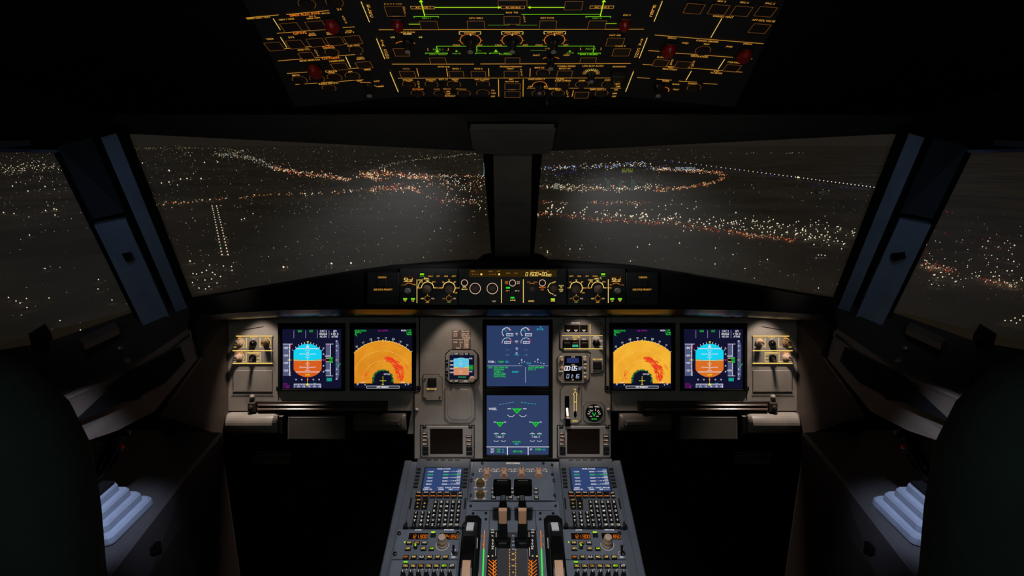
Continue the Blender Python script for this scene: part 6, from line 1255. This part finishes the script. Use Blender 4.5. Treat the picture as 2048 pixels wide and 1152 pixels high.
    slab([M3(q) for q in ((-.62, .50, .44), (-.40, .50, .44), (-.40, .90, .46), (-.62, .90, .46))], (0, 0, -.12), seatm, 'seat_cushion', t); slab([M3(q) for q in ((-.60, .55, .32), (-.44, .55, .32), (-.44, .80, .32), (-.60, .80, .32))], (0, 0, -.32), dark_m, 'pedestal_base', t)

# ================================================================ THE LAND AND THE CITY BELOW
H = 300.0; GZ = -H
gm = bpy.data.materials.new('night_ground'); gm.use_nodes = True; nt = gm.node_tree; bs = nt.nodes['Principled BSDF']; bs.inputs['Roughness'].default_value = 1; bs.inputs['Specular IOR Level'].default_value = 0
tcg = nt.nodes.new('ShaderNodeTexCoord'); ng = nt.nodes.new('ShaderNodeTexNoise'); ng.inputs['Scale'].default_value = .0022; ng.inputs['Detail'].default_value = 8; rg = nt.nodes.new('ShaderNodeValToRGB')
rg.color_ramp.elements[0].position = .35; rg.color_ramp.elements[0].color = (.42, .38, .31, 1); rg.color_ramp.elements[1].position = .7; rg.color_ramp.elements[1].color = (.80, .72, .60, 1)
nt.links.new(tcg.outputs['Object'], ng.inputs[0]); nt.links.new(ng.outputs['Fac'], rg.inputs[0]); nt.links.new(rg.outputs[0], bs.inputs['Base Color'])
b = MB(); S = 90000; b.add([(-S, -2000, GZ), (S, -2000, GZ), (S, 2*S, GZ), (-S, 2*S, GZ)], [(0, 1, 2, 3)], gm); o = b.build('ground'); o['kind'] = 'structure'
def g(px, py, h=0.0): return at(px, py, z=GZ+h)
rr = random.Random(11)
def ok(px, py): return 0 <= px <= 2048 and 291.5 < py < 720
LV = [(1, 0, 0), (-1, 0, 0), (0, 1, 0), (0, -1, 0), (0, 0, 1), (0, 0, -1)]; LFc = [(0, 2, 4), (2, 1, 4), (1, 3, 4), (3, 0, 4), (2, 0, 5), (1, 2, 5), (3, 1, 5), (0, 3, 5)]
PROTO = {}
def proto(m):
    if m not in PROTO:
        me = bpy.data.meshes.new('lamp_globe'); me.from_pydata(LV, [], LFc); me.materials.append(m); PROTO[m] = me
    return PROTO[m]
def dist(p): return (p-EYE).dot(cD)
def single(name, px, py, r, m, label, cat, group, h=8):
    p = g(px, py, h); o = bpy.data.objects.new(name, proto(m)); C.objects.link(o); o.location = p; k = r*dist(p)/FL; o.scale = (k, k, k); return tag(o, label, cat, group)
def many(name, pts, label, cat, cols):
    """uncountable scatter of lamps as one object"""
    b = MB()
    for px, py, r in pts:
        p = g(px, py, 6); k = r*dist(p)/FL; b.add([(p.x+v[0]*k, p.y+v[1]*k, p.z+v[2]*k) for v in LV], LFc, cols[rr.randrange(len(cols))])
    o = b.build(name); tag(o, label, cat, kind='stuff'); return o
cW = glow((255, 238, 206)); cW2 = glow((214, 196, 160)); cD1 = glow((120, 108, 84)); cD2 = glow((86, 78, 60)); cO = glow((226, 142, 66)); cR_ = glow((176, 40, 34)); cRd = glow((120, 44, 30)); cB = glow((60, 70, 190)); cBd = glow((34, 34, 110)); cG = glow((70, 190, 90)); cCy = glow((150, 190, 200)); cGd = glow((96, 110, 70))
def along(path, n, jx, jy, r0, r1):
    L = [math.dist(path[i], path[i+1]) for i in range(len(path)-1)]; T_ = sum(L); out = []
    for _ in range(n):
        d = rr.random()*T_; i = 0
        while i < len(L)-1 and d > L[i]: d -= L[i]; i += 1
        f = d/L[i]; x = path[i][0]+(path[i+1][0]-path[i][0])*f+rr.gauss(0, jx); y = path[i][1]+(path[i+1][1]-path[i][1])*f+rr.gauss(0, jy)
        if ok(x, y): out.append((x, y, rr.uniform(r0, r1)))
    return out
def field(x0, y0, x1, y1, n, r0, r1, fn=None): 
    out = []
    for _ in range(n):
        x, y = rr.uniform(x0, x1), rr.uniform(y0, y1)
        if ok(x, y) and (fn is None or fn(x, y)): out.append((x, y, r0+(r1-r0)*rr.random()**3))
    return out
# runway: two rows of lamps
def surf(name, q, m, label, cat): b = MB(); b.add([g(*p, .5) for p in q], [tuple(range(len(q)))], m); return tag(b.build(name), label, cat)
asph = mat('asphalt', (196, 186, 168), .9, spec=.1)
surf('runway', [(421, 408), (441, 407), (464, 512), (436, 515)], asph, 'long runway strip outlined by two rows of white lamps, far left below', 'runway')
for side, (xa, xb) in enumerate(((424, 444), (433, 456))):
    for i in range(20):
        f = i/19; f2 = f**1.25; y = 411+98*f2; x = xa+(xb-xa)*(f2*.9+.1*f); last = i in (16,) and side == 0
        single('runway_lamp', x, y, .95+.65*f, cG if last else cW, 'white runway edge lamp in the %s row of the lit runway' % ('left' if side == 0 else 'right') if not last else 'single green lamp in the left row of the runway', 'runway lamp', 'runway edge lamps, %s row' % ('left' if side == 0 else 'right') if not last else None, 3)
for x, y in ((447, 532), (463, 533), (419, 530), (430, 549), (441, 553), (410, 560), (423, 558), (386, 547), (393, 548), (434, 566), (418, 573), (398, 576), (411, 578), (425, 545), (464, 541), (385, 565), (404, 545), (413, 541)): single('approach_lamp', x, y, 1.5, cW, 'white lamp of the scattered patch below the runway end', 'ground lamp', 'lamps in front of the runway')
# lone bright lamps, all countable
for x, y, r in ((567, 534, 2.4), (663, 527, 2.2), (702, 526, 2.2), (380, 522, 2.0), (338, 341, 2.2), (323, 366, 1.5), (338, 364, 1.6), (361, 358, 1.5), (374, 357, 1.5), (402, 357, 1.6), (285, 326, 1.4), (409, 325, 1.4), (435, 324, 1.4), (355, 370, 1.3), (483, 439, 1.3), (489, 437, 1.3), (506, 427, 1.3)): single('flood_lamp', x, y, r, cW, 'bright lone white lamp among dim ones, seen through the left windshield', 'ground lamp', 'bright lone lamps beyond the left windshield')
for x, y in ((17, 595), (32, 602), (40, 606), (53, 597), (98, 596), (54, 615), (197, 559), (224, 600), (120, 641), (161, 660), (59, 470), (113, 419), (28, 427), (7, 425), (91, 421), (108, 418), (196, 578), (90, 537), (110, 430), (56, 382), (90, 373), (25, 372)): single('side_lamp', x, y, 1.5, cW, 'small white lamp seen through the left side window', 'ground lamp', 'lamps beyond the left side window')
for x, y in ((1095, 502), (1095, 505), (1140, 498), (1160, 498), (1275, 494), (1299, 489), (1359, 486), (1382, 461), (1431, 496), (1466, 509), (1512, 471), (1643, 510), (1650, 511), (1637, 510), (1637, 576), (1430, 528), (1535, 519), (1261, 522), (1490, 537)): single('field_lamp', x, y, 1.35, cW, 'small white lamp in the dark fields seen low through the right windshield', 'ground lamp', 'lamps in the dark fields beyond the right windshield')
# bridge with a string of lamps
P0, P1, Pm = (1330, 322), (1748, 374), (1530, 345)
def brp(f): x = 1330+418*f; return x, 320.5+54*f+2.0*math.sin(f*math.pi)*0
for i in range(48):
    f = (i/47)**.85; x, y = brp(f); single('bridge_lamp', x, y, .9+.5*f, cW, 'cream lamp of the long straight string along the bridge', 'bridge lamp', 'string of bridge lamps', 20)
surf('bridge_deck', [(1330, 321), (1748, 375.4), (1748, 377.6), (1330, 322.2)], mat('bridge_blue', (60, 62, 120), .6), 'long bridge deck under the string of cream lamps beyond the right windshield', 'bridge')
single('bridge_flood', 1596, 354.6, 2.4, cW, 'widest white lamp cluster midway on the bridge', 'bridge lamp', None, 20)
# streets as lamp strings
many('highway_lights', along([(430, 308), (500, 315), (540, 330), (555, 338)], 190, 5, 2.2, .5, 1.1)+along([(440, 312), (495, 300)], 60, 4, 1.2, .5, .9), 'pale winding highway lamps, upper left of the left windshield', 'highway lights', [cD1, cW2, cCy, cD1])
many('highway_traffic', along([(545, 335), (600, 346), (660, 352), (700, 360)], 260, 4, 2.4, .6, 1.4), 'orange and white traffic stream running right, upper middle of the left windshield', 'traffic', [cW, cO, cW2, cRd, cR_])
many('interchange_lights', along([(720, 352), (760, 345), (820, 352), (860, 356)], 240, 5, 4, .6, 1.5)+along([(725, 348), (760, 360)], 60, 5, 3, .6, 1.2), 'dense orange-red interchange lamps, right part of the left windshield', 'interchange lights', [cW, cO, cO, cR_, cW2, cRd])
many('far_street_lights', along([(740, 343), (790, 326), (850, 317), (960, 307)], 160, 4, 1.2, .4, .9), 'thin pale street rising to the horizon right of the interchange', 'street lights', [cD1, cW2, cD2])
many('avenue_lights', along([(310, 408), (430, 398), (560, 388), (720, 382), (830, 376)], 120, 5, 2, .7, 1.5), 'amber avenue lamps crossing the left windshield above the runway', 'avenue lights', [cO, cW, cW2, cRd])
many('junction_lights', along([(740, 380), (800, 372), (840, 382)], 130, 8, 4, .6, 1.3), 'amber junction lamps right of the avenue', 'junction lights', [cO, cW, cRd, cR_])
many('town_lights', along([(830, 352), (970, 352)], 120, 8, 1.6, .5, .9)+along([(870, 364), (975, 375)], 110, 18, 7, .6, 1.25)+along([(870, 395), (975, 408)], 70, 16, 6, .6, 1.2), 'close cluster of cream town lamps just left of the centre post', 'town lights', [cW, cW, cW2, cO, cR_])
low = lambda x, y: rr.random() < max(.08, 1-(y-285)/190)
many('suburb_lights', field(262, 291.5, 968, 420, 2600, .28, .95, low)+along([(262, 297), (420, 296), (480, 303)], 150, 8, 1.5, .4, .9), 'faint scatter of suburb lamps across the upper left windshield', 'suburb lights', [cD1, cD2, cD2, cW2, cGd])
many('farm_lights', field(330, 395, 975, 580, 480, .5, 1.15), 'sparse dim lamps over the dark land, lower left windshield', 'farm lights', [cD1, cD2, cW2])
many('left_side_lights', along([(0, 340), (135, 332)], 130, 10, 5, .5, 1.2)+field(0, 305, 180, 450, 420, .4, 1.2, low)+field(0, 420, 260, 660, 60, .5, .9), 'faint lamps fading downward through the left side window', 'suburb lights', [cW2, cD1, cD2, cW])
many('airport_lights', along([(1080, 336), (1200, 332), (1300, 326)], 260, 8, 2.6, .5, 1.3)+along([(1300, 335), (1400, 340)], 130, 8, 2.5, .5, 1.1), 'bright white airport strip lamps near the horizon, left part of the right windshield', 'airport lights', [cW, cCy, cW2, cCy, cB, cRd])
many('terminal_lights', along([(1080, 372), (1150, 376), (1250, 376), (1320, 374)], 280, 8, 3.5, .6, 1.4), 'row of white lamps below the terminals beyond the right windshield', 'terminal lights', [cW, cW2, cW, cR_, cGd])
many('curved_road_lights', along([(1310, 380), (1380, 374), (1430, 364), (1452, 353), (1440, 346), (1400, 342), (1310, 337)], 330, 3, 1.8, .5, 1.3), 'curving orange road sweeping round in the right windshield', 'road lights', [cO, cR_, cW, cRd, cW2, cO])
many('blue_taxiway_lights', along([(1320, 322), (1480, 342), (1650, 364)], 90, 10, 3, .4, .8)+along([(1100, 344), (1250, 348)], 60, 12, 4, .4, .8)+along([(1600, 366), (1740, 380)], 40, 10, 4, .4, .9), 'dim blue taxiway lamps beside the bridge', 'taxiway lights', [cBd, cB, cBd])
many('airfield_lights', field(1080, 340, 1320, 372, 190, .4, 1.0), 'green and grey airfield lamps between the airport strips', 'airfield lights', [cGd, cD1, cCy, cD2])
many('horizon_lights', field(1080, 298, 1440, 318, 110, .35, .8)+along([(1480, 306), (1620, 306)], 24, 25, .8, .4, .8), 'thin dim lamps on the horizon, right windshield', 'horizon lights', [cD1, cD2, cW2])
many('park_lights', field(1340, 365, 1760, 440, 150, .4, 1.0)+field(1075, 445, 1700, 580, 170, .5, 1.1), 'faint scattered lamps over the dark fields of the right windshield', 'park lights', [cD1, cD2, cGd, cW2])
many('parkway_traffic', along([(1075, 425), (1180, 437), (1290, 446), (1350, 445), (1440, 462)], 230, 6, 2.2, .6, 1.3)+along([(1455, 462), (1500, 470), (1590, 480)], 150, 5, 2.2, .6, 1.3)+along([(1080, 404), (1140, 404)], 25, 6, 1.2, .6, 1.1)+along([(1180, 405), (1290, 406)], 60, 7, 2, .6, 1.2), 'red and orange traffic along the parkway, middle of the right windshield', 'traffic', [cR_, cO, cRd, cRd, cW2])
# individually countable lamps of the parkway
PW = along([(1080, 419), (1150, 424), (1190, 430), (1300, 434), (1400, 445), (1480, 452), (1560, 462), (1620, 470), (1700, 490)], 190, 8, 6, 1.0, 1.75)+field(1200, 400, 1400, 440, 40, .9, 1.5)
for x, y, r in PW:
    wh = 'nearest the centre post' if x < 1250 else 'in the middle of the right windshield' if x < 1450 else 'towards the right pillar'
    single('parkway_lamp', x, y, r, cW, 'cream lamp of the broad belt, %s' % wh, 'street lamp', 'parkway lamps %s' % wh)
for x, y, r in along([(1455, 440), (1560, 448), (1760, 470)], 70, 14, 6, .8, 1.5): single('estate_lamp', x, y, r, cW, 'cream lamp of the upper right belt, above the parkway end', 'street lamp', 'estate lamps near the right pillar')
for x, y, r in field(1845, 468, 2048, 575, 90, .9, 1.8, lambda x, y: y > 478+(1900-x)*.1):
    wh = 'upper, denser' if y < 520 else 'lower, sparser'
    single('car_park_lamp', x, y, r, cW, 'white lamp of the %s lots beyond the right side window' % wh, 'street lamp', '%s lamps beyond the right side window' % wh)
many('right_side_lights', field(1830, 420, 2048, 600, 160, .5, 1.3)+along([(1850, 530), (1900, 540)], 90, 10, 4, .8, 1.8)+along([(1970, 560), (2040, 575)], 60, 8, 3, .8, 1.8), 'mixed red and grey lamps seen through the right side window', 'district lights', [cRd, cD1, cR_, cD2, cW2, cRd])
for x, y in ((2030, 636), (2022, 641), (2040, 640), (2033, 646), (2046, 632), (2010, 641)): single('yard_lamp', x, y, 1.5, cW, 'white lamp of the small group low in the right side window', 'street lamp', 'yard lamps low in the right side window')
# buildings
wm = mat('tower_concrete', (120, 126, 116), .7); wl = glow((60, 92, 78))
def block(px, py, wpx, hpx, label, lit, cat='building', name='office_tower'):
    p = g(px, py); k = dist(p)/FL; w_, h_ = wpx*k, hpx*k; t = wthing(name, tuple(p), label, cat)
    b = MB(); x0, x1, y0, y1 = p.x-w_/2, p.x+w_/2, p.y, p.y+w_*.8
    vs = [(x0, y0, p.z), (x1, y0, p.z), (x1, y1, p.z), (x0, y1, p.z), (x0, y0, p.z+h_), (x1, y0, p.z+h_), (x1, y1, p.z+h_), (x0, y1, p.z+h_)]; b.add(vs, [(0, 1, 5, 4), (1, 2, 6, 5), (2, 3, 7, 6), (3, 0, 4, 7), (4, 5, 6, 7)], wm); b.build('walls', t)
    b = MB(); nx, nz = max(3, int(wpx/1.8)), max(3, int(hpx/1.8))
    for i in range(nx):
        for j in range(nz):
            if rr.random() < .85:
                xa = x0+w_*(i+.2)/nx; xb = x0+w_*(i+.8)/nx; za = p.z+h_*(j+.25)/nz; zb = p.z+h_*(j+.75)/nz; b.add([(xa, y0-1, za), (xb, y0-1, za), (xb, y0-1, zb), (xa, y0-1, zb)], [(0, 1, 2, 3)], lit)
    if b.v: b.build('window_rows', t)
block(1215, 378, 8, 19, 'leftmost of three dim green towers beyond the right windshield', wl); block(1241, 378, 7, 17, 'middle one of three dim green towers beyond the right windshield', wl); block(1266, 378, 10, 19, 'rightmost of three dim green towers beyond the right windshield', wl)
block(1254, 345, 22, 8, 'low yellow-green lit terminal building near the horizon', glow((150, 156, 50)), 'building', 'airport_terminal'); block(1370, 340, 40, 6, 'long low white lit terminal right of the yellow-green one', glow((170, 190, 200)), 'building', 'airport_terminal')
block(1112, 378, 10, 12, 'white lit block left of the green towers', glow((190, 190, 176))); block(1642, 388, 14, 6, 'low grey building below the bridge end', glow((70, 70, 62)))
block(968, 350, 2.4, 24, 'slim pale blue tower just left of the centre post', glow((130, 180, 190)), 'tower', 'slender_tower')
# helper properties are not part of the scene
for o in bpy.data.objects:
    if '_o' in o: del o['_o']
